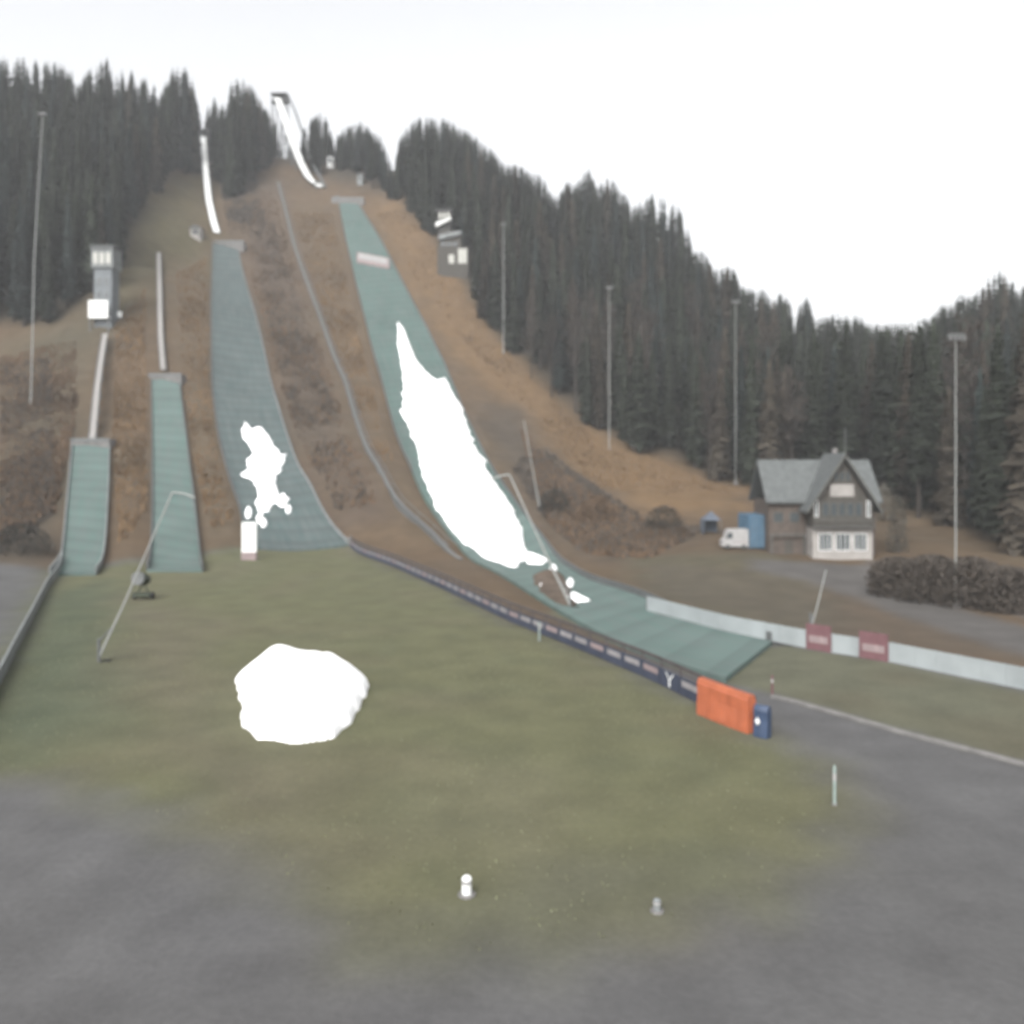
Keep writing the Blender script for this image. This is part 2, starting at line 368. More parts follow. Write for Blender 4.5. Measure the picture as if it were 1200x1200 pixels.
# house yard and road
yardp=wp([(880,655),(1030,662),(1060,690),(1200,735),(1400,780),(1400,815),(1200,770),(1090,735),(1000,700),(940,680),(880,668)])
put(soft(yardp,1.5,.5,47),(.155,.145,.138))
road2=wp([(1020,655),(1060,668),(1200,712),(1400,765),(1400,780),(1200,725),(1060,685),(1000,668)])
put(soft(road2,1.2,.3,48)*.7,(.19,.175,.165))
# forest floor
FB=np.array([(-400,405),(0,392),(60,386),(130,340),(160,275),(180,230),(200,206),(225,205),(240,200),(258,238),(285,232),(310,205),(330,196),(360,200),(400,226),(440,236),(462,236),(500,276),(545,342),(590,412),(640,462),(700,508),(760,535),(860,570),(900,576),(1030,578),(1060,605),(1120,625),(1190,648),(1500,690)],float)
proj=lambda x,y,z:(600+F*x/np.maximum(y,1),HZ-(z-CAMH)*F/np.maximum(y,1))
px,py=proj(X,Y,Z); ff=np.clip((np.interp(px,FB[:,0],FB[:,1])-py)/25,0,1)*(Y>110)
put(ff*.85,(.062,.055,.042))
base*=.425
nr,nc=X.shape
Vall=np.stack([X,Y,Z],-1).reshape(-1,3); Call=np.concatenate([base,np.ones(X.shape+(1,))],-1).reshape(-1,4)
cx=(X[:-1,:-1]+X[1:,1:])/2; cy=(Y[:-1,:-1]+Y[1:,1:])/2
cls=np.zeros(cx.shape,int)                                   # 0 hillside
apron=[(-90,-90),(300,-90),(300,40)]+[tuple(v)[:2] for v in wp([(1400,850),(1200,785),(1042,757),(850,724),(758,702),(740,770),(670,758),(600,729),(520,690),(411,640),(290,640),(60,668)])]+[(-90,110)]
apron=[(-800,-90),(1000,-90),(1000,20)]+apron[2:]+[(-800,90)]
cls[insidepoly(cx,cy,apron)]=1; cls[insidepoly(cx,cy,lawn2)]=3; cls[insidepoly(cx,cy,lawnp)]=2; cls[insidepoly(cx,cy,yardp)]=4
gm=bpy.data.materials.new('ground_cover'); gm.use_nodes=True; N=gm.node_tree.nodes; Lk=gm.node_tree.links; b=N['Principled BSDF']
b.inputs['Roughness'].default_value=.95; b.inputs['Specular IOR Level'].default_value=.15
at_=N.new('ShaderNodeAttribute'); at_.attribute_name='cover'; tc=N.new('ShaderNodeTexCoord')
def nzn(s,lo,hi,d=5):
    z=N.new('ShaderNodeTexNoise'); z.inputs['Scale'].default_value=s; z.inputs['Detail'].default_value=d; Lk.new(tc.outputs['Object'],z.inputs['Vector'])
    r=N.new('ShaderNodeMapRange'); r.inputs[1].default_value=.3; r.inputs[2].default_value=.7; r.inputs[3].default_value=lo; r.inputs[4].default_value=hi; Lk.new(z.outputs['Fac'],r.inputs[0]); return r.outputs[0],z
a1,z1=nzn(.35,.86,1.14); a2,z2=nzn(3.5,.92,1.08,8)
mu=N.new('ShaderNodeMath'); mu.operation='MULTIPLY'; Lk.new(a1,mu.inputs[0]); Lk.new(a2,mu.inputs[1])
sc=N.new('ShaderNodeVectorMath'); sc.operation='SCALE'; Lk.new(at_.outputs['Color'],sc.inputs[0]); Lk.new(mu.outputs[0],sc.inputs['Scale']); Lk.new(sc.outputs[0],b.inputs['Base Color'])
bp=N.new('ShaderNodeBump'); bp.inputs['Strength'].default_value=.25; bp.inputs['Distance'].default_value=.1; Lk.new(z2.outputs['Fac'],bp.inputs['Height']); Lk.new(bp.outputs[0],b.inputs['Normal'])
II=np.arange(nr*nc).reshape(nr,nc); quads=np.stack([II[:-1,:-1],II[:-1,1:],II[1:,1:],II[1:,:-1]],-1)
for k,nm in enumerate(['hillside','asphalt_yard','lawn','grass_verge','gravel_road']):
    q=quads[cls==k]; u,inv=np.unique(q,return_inverse=True); inv=inv.reshape(-1,4)
    me=bpy.data.meshes.new(nm); me.from_pydata(Vall[u].tolist(),[],inv.tolist()); me.materials.append(gm)
    ca=me.color_attributes.new('cover','FLOAT_COLOR','POINT'); ca.data.foreach_set('color',Call[u].ravel())
    me.polygons.foreach_set('use_smooth',[True]*len(me.polygons)); me.update()
    o=bpy.data.objects.new(nm,me); COL.objects.link(o); o['kind']='structure'

# ------------------------------------------------------------------ ski jumps
def track(mb,pts,w,th,mi=0):
    """slab of width w along pts"""
    for a,b in zip(pts[:-1],pts[1:]): mb.beam(a,b,w,th,mi)
def jump(name,label,Lpx,Rpx,matname,inrun,iw,table,off=.35,board='paleboard',bh=.45,rows=60,trestle=True,inm='white',lend=1,rboard=None):
    base_=gp(*Lpx[-1]); root=thing(name,label,'ski jump',tuple(base_))
    L=wp(Lpx); R=wp(Rpx)
    mb,Le,Re=strip(L,R,rows,10,off); 
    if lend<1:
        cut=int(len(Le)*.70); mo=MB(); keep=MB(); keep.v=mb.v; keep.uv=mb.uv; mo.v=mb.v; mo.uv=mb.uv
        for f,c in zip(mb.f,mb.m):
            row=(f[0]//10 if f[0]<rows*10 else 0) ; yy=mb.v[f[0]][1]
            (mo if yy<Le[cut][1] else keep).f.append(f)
        keep.m=[0]*len(keep.f); mo.m=[0]*len(mo.f); part('landing_slope',keep,matname,root); part('outrun_mat',mo,'mat_pale',root)  # flat outrun looks lighter; that lightness is put into the colour with paler matting
    else: part('landing_slope',mb,matname,root)
    part('side_board',edgeboard(Le[:int(len(Le)*lend)],off-.3,bh+.3,.18),board,root); part('side_board',edgeboard(Re,off-.3,bh+.3,.18),rboard or board,root)
    # take-off table
    a=Vector(Le[0]); b=Vector(Re[0]); a.z=float(h(a.x,a.y)); b.z=float(h(b.x,b.y)); mid=(a+b)/2
    t=MB(); wd=(b-a).length*table
    zc=max(a.z,b.z)+.1
    t.box(mid.x-wd/2,mid.x+wd/2,mid.y-.2,mid.y+2.5,min(a.z,b.z)-2,zc+off+1.0); part('take_off_table',t,'concrete',root)
    r=MB(); r.box(mid.x-wd/2,mid.x+wd/2,mid.y-.35,mid.y-.22,zc+off+.6,zc+off+1.15); part('table_edge',r,'steel',root)
    # inrun
    P_=[Vector(p) for p in inrun]; pr,_=resample(P_,22); pr=[Vector((p[0],p[1],max(p[2],float(h(p[0],p[1]))+.7))) for p in smoothpts(pr,2)]
    inn=thing_part('inrun',root)
    m=MB(); track(m,pr,iw,.25); part('running_track',m,inm,inn)
    for sgn in (-1,1):
        m=MB()
        top=[]
        for p,q in zip(pr[:-1],pr[1:]):
            d=(q-p).normalized(); s_=Vector((d.y,-d.x,0)).normalized()*(iw/2+.15)*sgn
            m.beam(p+s_,q+s_,.1,.55)
        part('side_panel',m,'steel',inn)
    if trestle:
        for i in range(1,len(pr)-1,3):
            p=pr[i]; g=float(h(p.x,p.y))
            if p.z-g>1.2:
                m=MB(); m.beam((p.x-iw/2,p.y,g-.5),(p.x-iw/2,p.y,p.z),.35,.35); m.beam((p.x+iw/2,p.y,g-.5),(p.x+iw/2,p.y,p.z),.35,.35)
                m.box(p.x-iw/2-.2,p.x+iw/2+.2,p.y,p.y+.3,p.z-.6,p.z-.2)
                if p.z-g>6: m.tube([(p.x-iw/2,p.y,g),(p.x+iw/2,p.y,p.z-.4)],.14,6); m.tube([(p.x+iw/2,p.y,g),(p.x-iw/2,p.y,p.z-.4)],.14,6)
                part('support_frame',m,'dullsteel',root)
    return root,Le,Re
def thing_part(name,parent):
    o=bpy.data.objects.new(name,None); COL.objects.link(o); o.parent=parent; return o
def beampost(): pass
_ob=MB.beam
def beam(s,a,b,w,hh,mi=0):
    a=Vector(a); b=Vector(b); d=b-a
    if abs(d.x)+abs(d.y)<1e-6:
        x0,x1=a.x-w/2,a.x+w/2; s.box(x0,x1,a.y-hh/2,a.y+hh/2,min(a.z,b.z),max(a.z,b.z),mi)
    else: _ob(s,a,b,w,hh,mi)
MB.beam=beam

jA,_,_=jump('ski_jump','smallest ski jump on the far left with pale green landing mat under the start tower',*JUMPS[0],'mat_pale',
  [at(108,514,161),at(113,460,178),at(119,415,196),at(123,392,206)],1.0,1.15,inm='paletrack')
jB,_,_=jump('ski_jump','second small ski jump from the left with narrow pale inrun and grey-green landing mat',*JUMPS[1],'mat_pale',
  [gp(191,437),gp(188,400),gp(187,350),gp(186,300)],1.0,1.25,board='dullsteel',inm='paletrack')
jC,CL,CR=jump('ski_jump','middle ski jump with ribbed grey-green landing slope and bright narrow inrun above',*JUMPS[2],'mat_grey',
  [at(254,277,293),at(250,268,298),at(245,240,318),at(241,200,342),at(238,161,366)],2.1,1.6,board='dullsteel',rboard='paleboard')
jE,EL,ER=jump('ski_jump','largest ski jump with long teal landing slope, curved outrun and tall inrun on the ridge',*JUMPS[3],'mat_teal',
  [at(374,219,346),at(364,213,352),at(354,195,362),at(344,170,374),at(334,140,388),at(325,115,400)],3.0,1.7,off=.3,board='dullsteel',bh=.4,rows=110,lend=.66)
# gantry stairs beside the large inrun
m=MB(); q=[at(378,219,347),at(362,190,364),at(352,158,382),at(342,128,398),at(334,112,404)]
track(m,[Vector(p)+Vector((1.2,0,0)) for p in resample(q,14)[0]],1.1,.2); part('gantry_stair',m,'dullsteel',jE)
m=MB(); t=at(326,116,401); m.box(t[0]-3.2,t[0]+4.2,t[1]-1,t[1]+4,t[2]-1.2,t[2]-.8); m.box(t[0]-3.2,t[0]+4.2,t[1]+3.7,t[1]+4,t[2]-.8,t[2]+2.3)
m.box(t[0]-3.4,t[0]+4.4,t[1]-1.2,t[1]+4.2,t[2]+2.3,t[2]+2.6)
for xx in (-3.1,3.9): m.box(t[0]+xx,t[0]+xx+.25,t[1]-1,t[1]-.75,t[2]-.8,t[2]+2.3)
part('start_platform',m,'dullsteel',jE)
m=MB(); g=float(h(t[0],t[1]))
for xx in (-3,3.9):
    for yy in (-.5,3.5): m.beam((t[0]+xx,t[1]+yy,g-1),(t[0]+xx,t[1]+yy,t[2]-1.2),.4,.4)
part('support_frame',m,'dullsteel',jE)
m=MB(); t=at(238,158,368)
m.box(t[0]-2,t[0]+2,t[1],t[1]+3,t[2]-.8,t[2]-.4); m.box(t[0]-2,t[0]-1.8,t[1],t[1]+3,t[2]-.4,t[2]+2.4); m.box(t[0]+1.8,t[0]+2,t[1],t[1]+3,t[2]-.4,t[2]+2.4); m.box(t[0]-2.2,t[0]+2.2,t[1]-.2,t[1]+3.2,t[2]+2.4,t[2]+2.65)
g=float(h(t[0],t[1]))
for xx in (-1.7,1.7): m.beam((t[0]+xx,t[1]+1,g-1),(t[0]+xx,t[1]+1,t[2]-.8),.3,.3)
part('start_platform',m,'dullsteel',jC)
# distance board across the large landing slope
a=gp(418,310); b=gp(456,318); m=MB()
m.prism([a+Vector((0,0,.6)),b+Vector((0,0,.6)),b+Vector((0,0,4.2)),a+Vector((0,0,4.2))],(0,.15,0),0)
bn=thing('banner','pale pinkish banner stretched across the upper large landing slope','banner',tuple(a)); part('sheet',m,'pink_print',bn)
m=MB(); m.prism([a.lerp(b,.06)+Vector((0,-.02,2.0)),a.lerp(b,.94)+Vector((0,-.02,2.0)),a.lerp(b,.94)+Vector((0,-.02,3.9)),a.lerp(b,.06)+Vector((0,-.02,3.9))],(0,.01,0)); part('print_field',m,'softwhite',bn)
for f_ in (0,.5,1): m=MB(); p=a.lerp(b,f_); m.beam((p.x,p.y+.3,p.z-.5),(p.x,p.y+.3,p.z+4.3),.15,.15); part('post',m,'dullsteel',bn)

# pale side wall running off the small jump
def wall_along(name,label,cat,pxs,hh,w,matn,n=30,name2='panel'):
    pts,_=resample(wp(pxs),n); root=thing(name,label,cat,tuple(pts[0]))
    for i in range(n-1):
        a=pts[i];b_=pts[i+1]; m=MB(); e=(b_-a)*.985
        m.beam((a[0],a[1],float(h(a[0],a[1]))-.1),(a[0]+e[0],a[1]+e[1],float(h(b_[0],b_[1]))-.1),w,hh+.1); part(name2,m,matn,root)
    return root,pts
wall_along('board_wall','weathered pale board wall curving from the smallest jump toward the left edge','board wall',[(73,656),(55,690),(36,728),(17,765),(0,800),(-60,905)],1.0,.15,'paleboard',20)

# stairway between middle and large jumps
LP=[(326,216),(345,290),(375,372),(405,450),(438,543),(462,588),(500,622),(540,655)]
st=thing('stairway','long pale stairway climbing the slope between the middle and largest jumps','stairway',tuple(gp(500,625)))
pts,_=resample(wp(LP),90)
m,_,_=strip([Vector((p[0]-.3,p[1],0)) for p in pts],[Vector((p[0]+.3,p[1],0)) for p in pts],120,3,.85); part('steps',m,'steel',st)
for s_ in (-1,1):
    m=MB()
    for i in range(0,88,2):
        a,b_=pts[i],pts[i+2]; za=float(h(*a[:2]))+1.45; zb=float(h(*b_[:2]))+1.45
        m.tube([(a[0]+s_*.7,a[1],za),(b_[0]+s_*.7,b_[1],zb)],.07,5); m.beam((a[0]+s_*.7,a[1],za-1.2),(a[0]+s_*.7,a[1],za),.08,.08)
    part('handrail',m,'steel',st)

# ------------------------------------------------------------------ snow
def snow(name,label,pxs,res,off,hm,sf,seed,jag=.5,nj=90,lump=.25,n='snow_patch',cat='snow patch'):
    o=build(n,blob(jagpoly(wp(pxs),jag,nj),res,off,hm,sf,seed,lump),'snow',smooth=True); return tag(o,label,cat)
snow('s','long bright snow tongue covering the largest jump landing slope',[(465,379),(474,388),(488,424),(504,442),(515,451),(521,444),(534,466),(547,497),(558,530),(579,566),(600,597),(612,622),(617,648),(612,660),(600,666),(580,658),(556,648),(530,624),(511,601),(497,562),(487,520),(471,486),(472,440),(466,405)],.55,.45,.9,2.5,5,.95,230)
snow('s','small ragged bright snow patch low on the middle jump landing slope',[(288,499),(296,508),(307,506),(316,514),(322,529),(332,540),(327,549),(324,561),(324,575),(327,584),(341,588),(332,596),(322,592),(315,602),(305,607),(298,596),(303,585),(300,571),(290,562),(287,547),(297,534),(291,523),(283,514)],.22,.45,.4,.8,9,.7,150,lump=.6)
snow('s','oval heap of bright snow lying alone on the lawn',[(276,800),(279,822),(281,846),(300,866),(345,874),(390,868),(412,850),(420,826),(431,803),(405,788),(340,782),(300,784)],.13,.02,1.8,2.3,13,.17,64,n='snow_heap',cat='snow heap',lump=.13)
snow('s','little snow remnant beside the dirt mound at the foot of the big jump',[(612,652),(628,652),(642,657),(636,662),(618,661)],.2,.4,.5,.8,17,.1,30)
snow('s','thin wedge of snow on the teal outrun beside the leaning lance',[(648,692),(664,693),(693,705),(675,707),(655,699)],.2,.4,.3,.6,19,.1,30)
for k_,(a_,b_,r_,lab) in enumerate([(648,668,5,'small snow lump at the upper edge of the dirt mound'),(634,684,4,'small snow crumb on the left flank of the dirt mound'),(668,684,5,'small snow crumb right of the dirt mound beside the lance foot'),(309,616,4,'tiny snow crumb at the lowest tip of the middle snow patch'),(338,600,4,'tiny snow fleck at the far right of the middle snow patch'),(291,604,5,'small snow lump just above the white board stand'),(304,611,4,'tiny snow lump right below the middle snow patch'),(331,590,6,'thin splayed snow scrap right of the middle snow patch'),(516,452,4,'tiny snow scrap by the notch of the snow tongue')]):
    snow('s',lab,[(a_-r_,b_),(a_,b_-r_*1.5),(a_+r_,b_-r_*.3),(a_+r_*.6,b_+r_),(a_-r_*.4,b_+r_*1.3)],.15,.45,.35,.5,60+k_,.12,20)
d=build('dirt_mound',blob(jagpoly(wp([(622,676),(640,668),(658,672),(674,698),(676,714),(652,708),(630,694)]),.4,50),.4,.02,.6,2.5,23,.6),'dirt',smooth=True); tag(d,'brown dirt mound between the snow tongue and the banner fence','dirt mound')

# ------------------------------------------------------------------ fences
pts,_=resample(wp([(411,641),(460,664),(520,691),(600,730),(670,758),(760,796),(826,829),(884,856)]),42)
fn=thing('banner_fence','long dark railing fence hung with navy advertising banners along the lawn','fence',tuple(pts[0]))
for i in range(42):
    a=Vector(pts[i]); a.z=float(h(a.x,a.y)); m=MB(); m.beam((a.x,a.y,a.z-.2),(a.x,a.y,a.z+1.75),.12,.12); part('post',m,'darkrail',fn)
    if i==41: break
    b_=Vector(pts[i+1]); b_.z=float(h(b_.x,b_.y))
    m=MB(); up=Vector((0,0,1.55)); m.beam(a+up,b_+up,.12,.2); m.beam(a+Vector((0,0,1.28)),b_+Vector((0,0,1.28)),.07,.08); part('rail',m,'darkrail',fn)
    d=(b_-a); nrm=Vector((-d.y,d.x,0)).normalized()
    if nrm.y>0: nrm=-nrm
    o_=nrm*.1
    m=MB(); a2=a+d*.02+o_; b2=b_-d*.02+o_
    m.prism([a2+Vector((0,0,.08)),b2+Vector((0,0,.08)),b2+Vector((0,0,1.15)),a2+Vector((0,0,1.15))],-nrm*.04,0)
    bnr=part('banner',m,'navy',fn)
    m=MB(); mm='pale_print' if i%3 else 'pink_print'; o2=nrm*.006
    if i==37:      # forked white emblem
        for (x0,z0,x1,z1,w) in ((.5,.2,.5,.62,.16),(.5,.6,.3,1.05,.13),(.5,.6,.7,1.05,.13)):
            p0=a2+(b2-a2)*x0; p1=a2+(b2-a2)*x1; s_=(b2-a2).normalized()*w/2
            m.prism([p0-s_+Vector((0,0,z0))+o2,p0+s_+Vector((0,0,z0))+o2,p1+s_+Vector((0,0,z1))+o2,p1-s_+Vector((0,0,z1))+o2],-nrm*.004)
        mm='white'
    else:
        p0=a2+(b2-a2)*.1; p1=a2+(b2-a2)*.9
        m.prism([p0+Vector((0,0,.62))+o2,p1+Vector((0,0,.62))+o2,p1+Vector((0,0,.98))+o2,p0+Vector((0,0,.98))+o2],-nrm*.004)
    part('print_field',m,mm,bnr)
# padded end of the fence
def pad(name,label,cat,pa,pb,hh,th,matn,top=0):
    a=gp(*pa); b_=gp(*pb); d=b_-a; nrm=Vector((-d.y,d.x,0)).normalized()
    if nrm.y>0: nrm=-nrm
    m=MB(); n_=10; k=0; ring=[]
    prof=[(0,.0),(.0,.25),(.06,hh*.55),(.03,hh*.85),(.14,hh),(th-.14,hh),(th,hh*.85),(th,0)]
    for i in range(n_+1):
        t=i/n_; p=a+d*t; bul=.05*sin(pi*t)**2+.02*sin(pi*t*5)**2
        for (q,z) in prof: m.v.append(tuple(p+nrm*(th-q+bul)+Vector((0,0,z+top*t*(z>hh*.5)))))
    K_=len(prof)
    for i in range(n_):
        for j in range(K_-1): x=i*K_+j; m.f.append((x,x+1,x+1+K_,x+K_)); m.m.append(0)
    m.f.append(tuple(range(K_))); m.m.append(0); m.f.append(tuple(range(n_*K_,n_*K_+K_))[::-1]); m.m.append(0)
    root=thing(name,label,cat,tuple(a)); part('cover',m,matn,root,smooth=False); return root,a,b_,nrm
r,a,b_,nn=pad('crash_pad','bulky orange padded cover over the near end of the banner fence','crash pad',(826,836),(886,859),2.0,.6,'orange',-.05)
r,a,b_,nn=pad('end_pad','narrow dark blue pad closing the fence end beside the orange cover','end pad',(888,860),(904,864),1.6,.5,'blue_pad')
m=MB(); p=a.lerp(b_,.4)+nn*.64+Vector((0,0,.85)); d=(b_-a).normalized()*.14; m.prism([p-d,p-Vector((0,0,.2)),p+d,p+Vector((0,0,.2))],-nn*.02); part('emblem',m,'white',r)
# white board barrier behind outrun
pts,_=resample(wp([(758,716),(850,740),(945,760),(1042,776),(1200,808),(1420,856)]),30)
bf=thing('board_barrier','long white board barrier along the far side of the outrun','barrier',tuple(pts[0]))
for i in range(29):
    a=Vector(pts[i]); b_=Vector(pts[i+1]); a.z=float(h(a.x,a.y)); b_.z=float(h(b_.x,b_.y)); m=MB(); m.beam(a,a+(b_-a)*.99,.06,1.35); part('board',m,'boardwhite',bf)
    m=MB(); m.beam((a.x,a.y+.12,a.z-.1),(a.x,a.y+.12,a.z+1.4),.1,.1); part('post',m,'dullsteel',bf)
for (p0,p1,lab) in (((946,757),(975,763),'dark red advertising board on the white barrier, left of the two red boards'),((1008,769),(1042,777),'brighter red advertising board on the white barrier, right of the two red boards')):
    def onb(pxx):
        for i in range(29):
            u0=pts[i][0]/pts[i][1]; u1=pts[i+1][0]/pts[i+1][1]; u=(pxx-600)/F
            if u0<=u<=u1: t=(u-u0)/(u1-u0); q=Vector(pts[i]).lerp(Vector(pts[i+1]),t); q.z=float(h(q.x,q.y)); return q
    a=onb(p0[0]); b_=onb(p1[0]); d=b_-a; off_=Vector((d.y,-d.x,0)).normalized()*.14; off_=off_ if off_.y<0 else -off_; a+=off_; b_+=off_; r=thing('advertising_board',lab,'advertising board',tuple(a),group='red boards on the white barrier')
    m=MB(); m.beam(a,b_,.08,1.9); part('panel',m,'red',r)
    m=MB(); d=b_-a; nn=Vector((d.y,-d.x,0)).normalized()*.055
    if nn.y>0: nn=-nn
    for z in (.55,): m.prism([a+d*.12+nn+Vector((0,0,z)),a+d*.88+nn+Vector((0,0,z)),a+d*.88+nn+Vector((0,0,z+.5)),a+d*.12+nn+Vector((0,0,z+.5))],-nn*.2)
    part('print_field',m,'pink_print',r)
# kerb on the asphalt edge
pts,_=resample(wp([(905,818),(930,824),(1060,860),(1200,898),(1420,960)]),40); m=MB()
for i in range(39): m.beam(tuple(pts[i]),tuple(pts[i+1]),.45,.12)
k=build('kerb',m,'concrete'); k['kind']='structure'

# ------------------------------------------------------------------ buildings
def window(root,x0,x1,z0,z1,y,glass='glass',frame='white',mull=1):
    w=MB(); t=.09
    w.box(x0,x1,y-.05,y+.04,z0,z0+t); w.box(x0,x1,y-.05,y+.04,z1-t,z1); w.box(x0,x0+t,y-.05,y+.04,z0+t,z1-t); w.box(x1-t,x1,y-.05,y+.04,z0+t,z1-t)
    for i in range(mull): c=x0+(x1-x0)*(i+1)/(mull+1); w.box(c-.035,c+.035,y-.04,y+.03,z0+t,z1-t)
    f=build('window',w,frame,root,world=False)
    g_=MB(); g_.box(x0+t,x1-t,y-.01,y+.02,z0+t,z1-t); build('pane',g_,glass,f,world=False); return f
def lp(name,mb,m,root,lab=None):
    o=build(name,mb,m,root,world=False)
    if lab: o['label']=lab
    return o
hp=gp(987,656); hs=hp.y/110
hr=thing('gabled_house','timber clubhouse with white ground floor, steep front gable and grey roof','house',tuple(hp),-.03)
m=MB(); m.box(-8.6,5.2,2.6,10.5,-1,7.4); lp('wall',m,'brownwood',hr,'brown timber wall of the main wing')
m=MB(); m.box(-3.75,3.85,0,2.6,-1,4.1); lp('ground_floor_wall',m,'cream',hr)
m=MB(); m.prism([(-3.8,.02,4.1),(3.9,.02,4.1),(3.9,.02,7.2),(.05,.02,13.0),(-3.8,.02,7.2)],(0,6.5,0)); lp('gable_wall',m,'darkwood',hr)
m=MB()
for (xa,xb,mm) in ((-9.2,5.9,0),):
    m.prism([(xa,1.9,7.1),(xa,6.55,12.5),(xa,6.55,12.85),(xa,1.9,7.45)],(xb-xa,0,0)); m.prism([(xa,11.2,7.1),(xa,6.55,12.5),(xa,6.55,12.85),(xa,11.2,7.45)],(xb-xa,0,0))
rf=lp('main_roof',m,'roof',hr)
ch=MB(); ch.box(.9,1.5,6.0,6.6,12.5,14.4); lp('chimney',ch,'concrete',rf)
m=MB()
m.prism([(-4.75,-.9,6.0),(.05,-.9,13.35),(.05,-.9,13.7),(-4.75,-.9,6.35)],(0,8,0)); m.prism([(4.85,-.9,6.0),(.05,-.9,13.35),(.05,-.9,13.7),(4.85,-.9,6.35)],(0,8,0)); lp('gable_roof',m,'roof',hr)
m=MB(); m.prism([(-4.75,-.98,5.8),(.05,-.98,13.1),(.05,-.98,13.6),(-4.75,-.98,6.25)],(0,.07,0)); m.prism([(4.85,-.98,5.8),(.05,-.98,13.1),(.05,-.98,13.6),(4.85,-.98,6.25)],(0,.07,0)); lp('verge_board',m,'greywood',hr)
for (x0,x1) in ((-3.0,-1.3),(-.85,1.0),(1.45,3.1)): window(hr,x0,x1,1.15,3.4,-.03,mull=2)
for i in range(5): x0=-2.55+i*1.05; window(hr,x0,x0+.85,5.6,7.3,-.01,frame='greywood',mull=0)
m=MB(); m.box(-1.55,1.5,-.06,.0,8.1,9.7); lp('gable_panel',m,'cream',hr)
for i in range(3): x0=-1.05+i*.75; window(hr,x0,x0+.55,10.1,11.3,-.01,frame='greywood',mull=0)
for xx in (-3.3,3.3): window(hr,xx-.22,xx+.25,5.5,7.6,-.01,frame='white',mull=0)
m=MB(); m.box(-3.8,3.9,-.95,-.02,4.15,4.3)
for i in range(22): x=-3.75+i*.36; m.box(x,x+.05,-.93,-.88,4.3,5.2)
m.box(-3.8,3.9,-.95,-.86,5.2,5.3); lp('balcony',m,'greywood',hr)
for x0 in (-8.0,-5.9): window(hr,x0,x0+1.2,4.6,5.9,2.57,frame='greywood')
m=MB(); m.box(-6.6,-5.5,2.52,2.62,-.0,2.2); lp('door',m,'darkwood',hr)
m=MB(); m.box(-8.6,-4,1.9,2.1,2.9,3.1); m.box(-8.5,-8.3,1.9,2.1,0,2.9); m.box(-4.3,-4.1,1.9,2.1,0,2.9); lp('porch',m,'greywood',hr)
m=MB(); m.tube([(.05,-.9,13.6),(.05,-.9,17.0)],.05,6); lp('flagpole',m,'steel',hr)
# blue container, white van, canopy
c=gp(889,644); r=thing('shipping_container','blue metal container standing end-on beside the brown wing of the house','container',tuple(c))
m=MB(); m.box(-1.25,1.25,0,5.5,.15,4.6); lp('shell',m,'blue',r)
for x in (-.62,.62): m=MB(); m.box(x-.58,x+.58,-.07,-.0,.3,4.45); lp('door',m,'blue',r)
m=MB()
for x in (-.9,-.35,.35,.9): m.tube([(x,-.12,.3),(x,-.12,4.4)],.035,6)
lp('locking_bar',m,'steel',r)
for x in (-1.3,1.25):
    m=MB(); m.box(x,x+.05,.1,5.4,.25,.4)
    for i in range(20): m.box(x,x+.05,.2+i*.27,.33+i*.27,.38,4.5)
    lp('side_rib',m,'blue',r)
v=gp(860,643); r=thing('panel_van','white panel van parked left of the blue container','van',tuple(v))
m=MB(); m.prism([(-1.75,-.9,.35),(-1.7,-.9,1.15),(-1.35,-.9,1.35),(-.95,-.9,2.5),(-.75,-.9,2.65),(1.7,-.9,2.65),(1.75,-.9,.35)],(0,1.8,0)); lp('body',m,'softwhite',r)
m=MB(); m.prism([(-1.27,-.915,1.45),(-.95,-.915,2.2),(-.4,-.915,2.2),(-.4,-.915,1.45)],(0,.02,0)); lp('side_window',m,'glass',r)
for x in (-1.05,1.1):
    for y in (-.92,.72):
        m=MB(); m.tube([(x,y,.33),(x,y+.2,.33)],.33,14); w_=lp('wheel',m,'rubber',r); m=MB(); m.tube([(x,y-.02,.33),(x,y+.0,.33)],.17,10); lp('rim',m,'steel',w_)
m=MB(); m.box(-.3,1.6,-.92,-.9,.9,1.0); lp('trim_strip',m,'pink_print',r)
for y in (-.7,.5): m=MB(); m.box(-1.79,-1.72,y,y+.25,.85,1.05); lp('headlight',m,'lamp',r)
v=gp(833,626); r=thing('canopy_tent','slate blue canopy tent beside the white van','tent',tuple(v))
m=MB(); m.tri((-1.3,-1.3,2.1),(1.3,-1.3,2.1),(0,0,3.4)); m.tri((1.3,-1.3,2.1),(1.3,1.3,2.1),(0,0,3.4)); m.tri((1.3,1.3,2.1),(-1.3,1.3,2.1),(0,0,3.4)); m.tri((-1.3,1.3,2.1),(-1.3,-1.3,2.1),(0,0,3.4)); lp('canopy',m,'slateblue',r)
m=MB(); m.box(-1.3,1.3,1.25,1.3,0,2.1); m.box(-1.3,-1.25,-1.3,1.25,0,2.1); lp('side_curtain',m,'slateblue',r)
for x in (-1.25,1.25):
    for y in (-1.25,1.2): m=MB(); m.beam((x,y,0),(x,y,2.15),.06,.06); lp('leg',m,'steel',r)

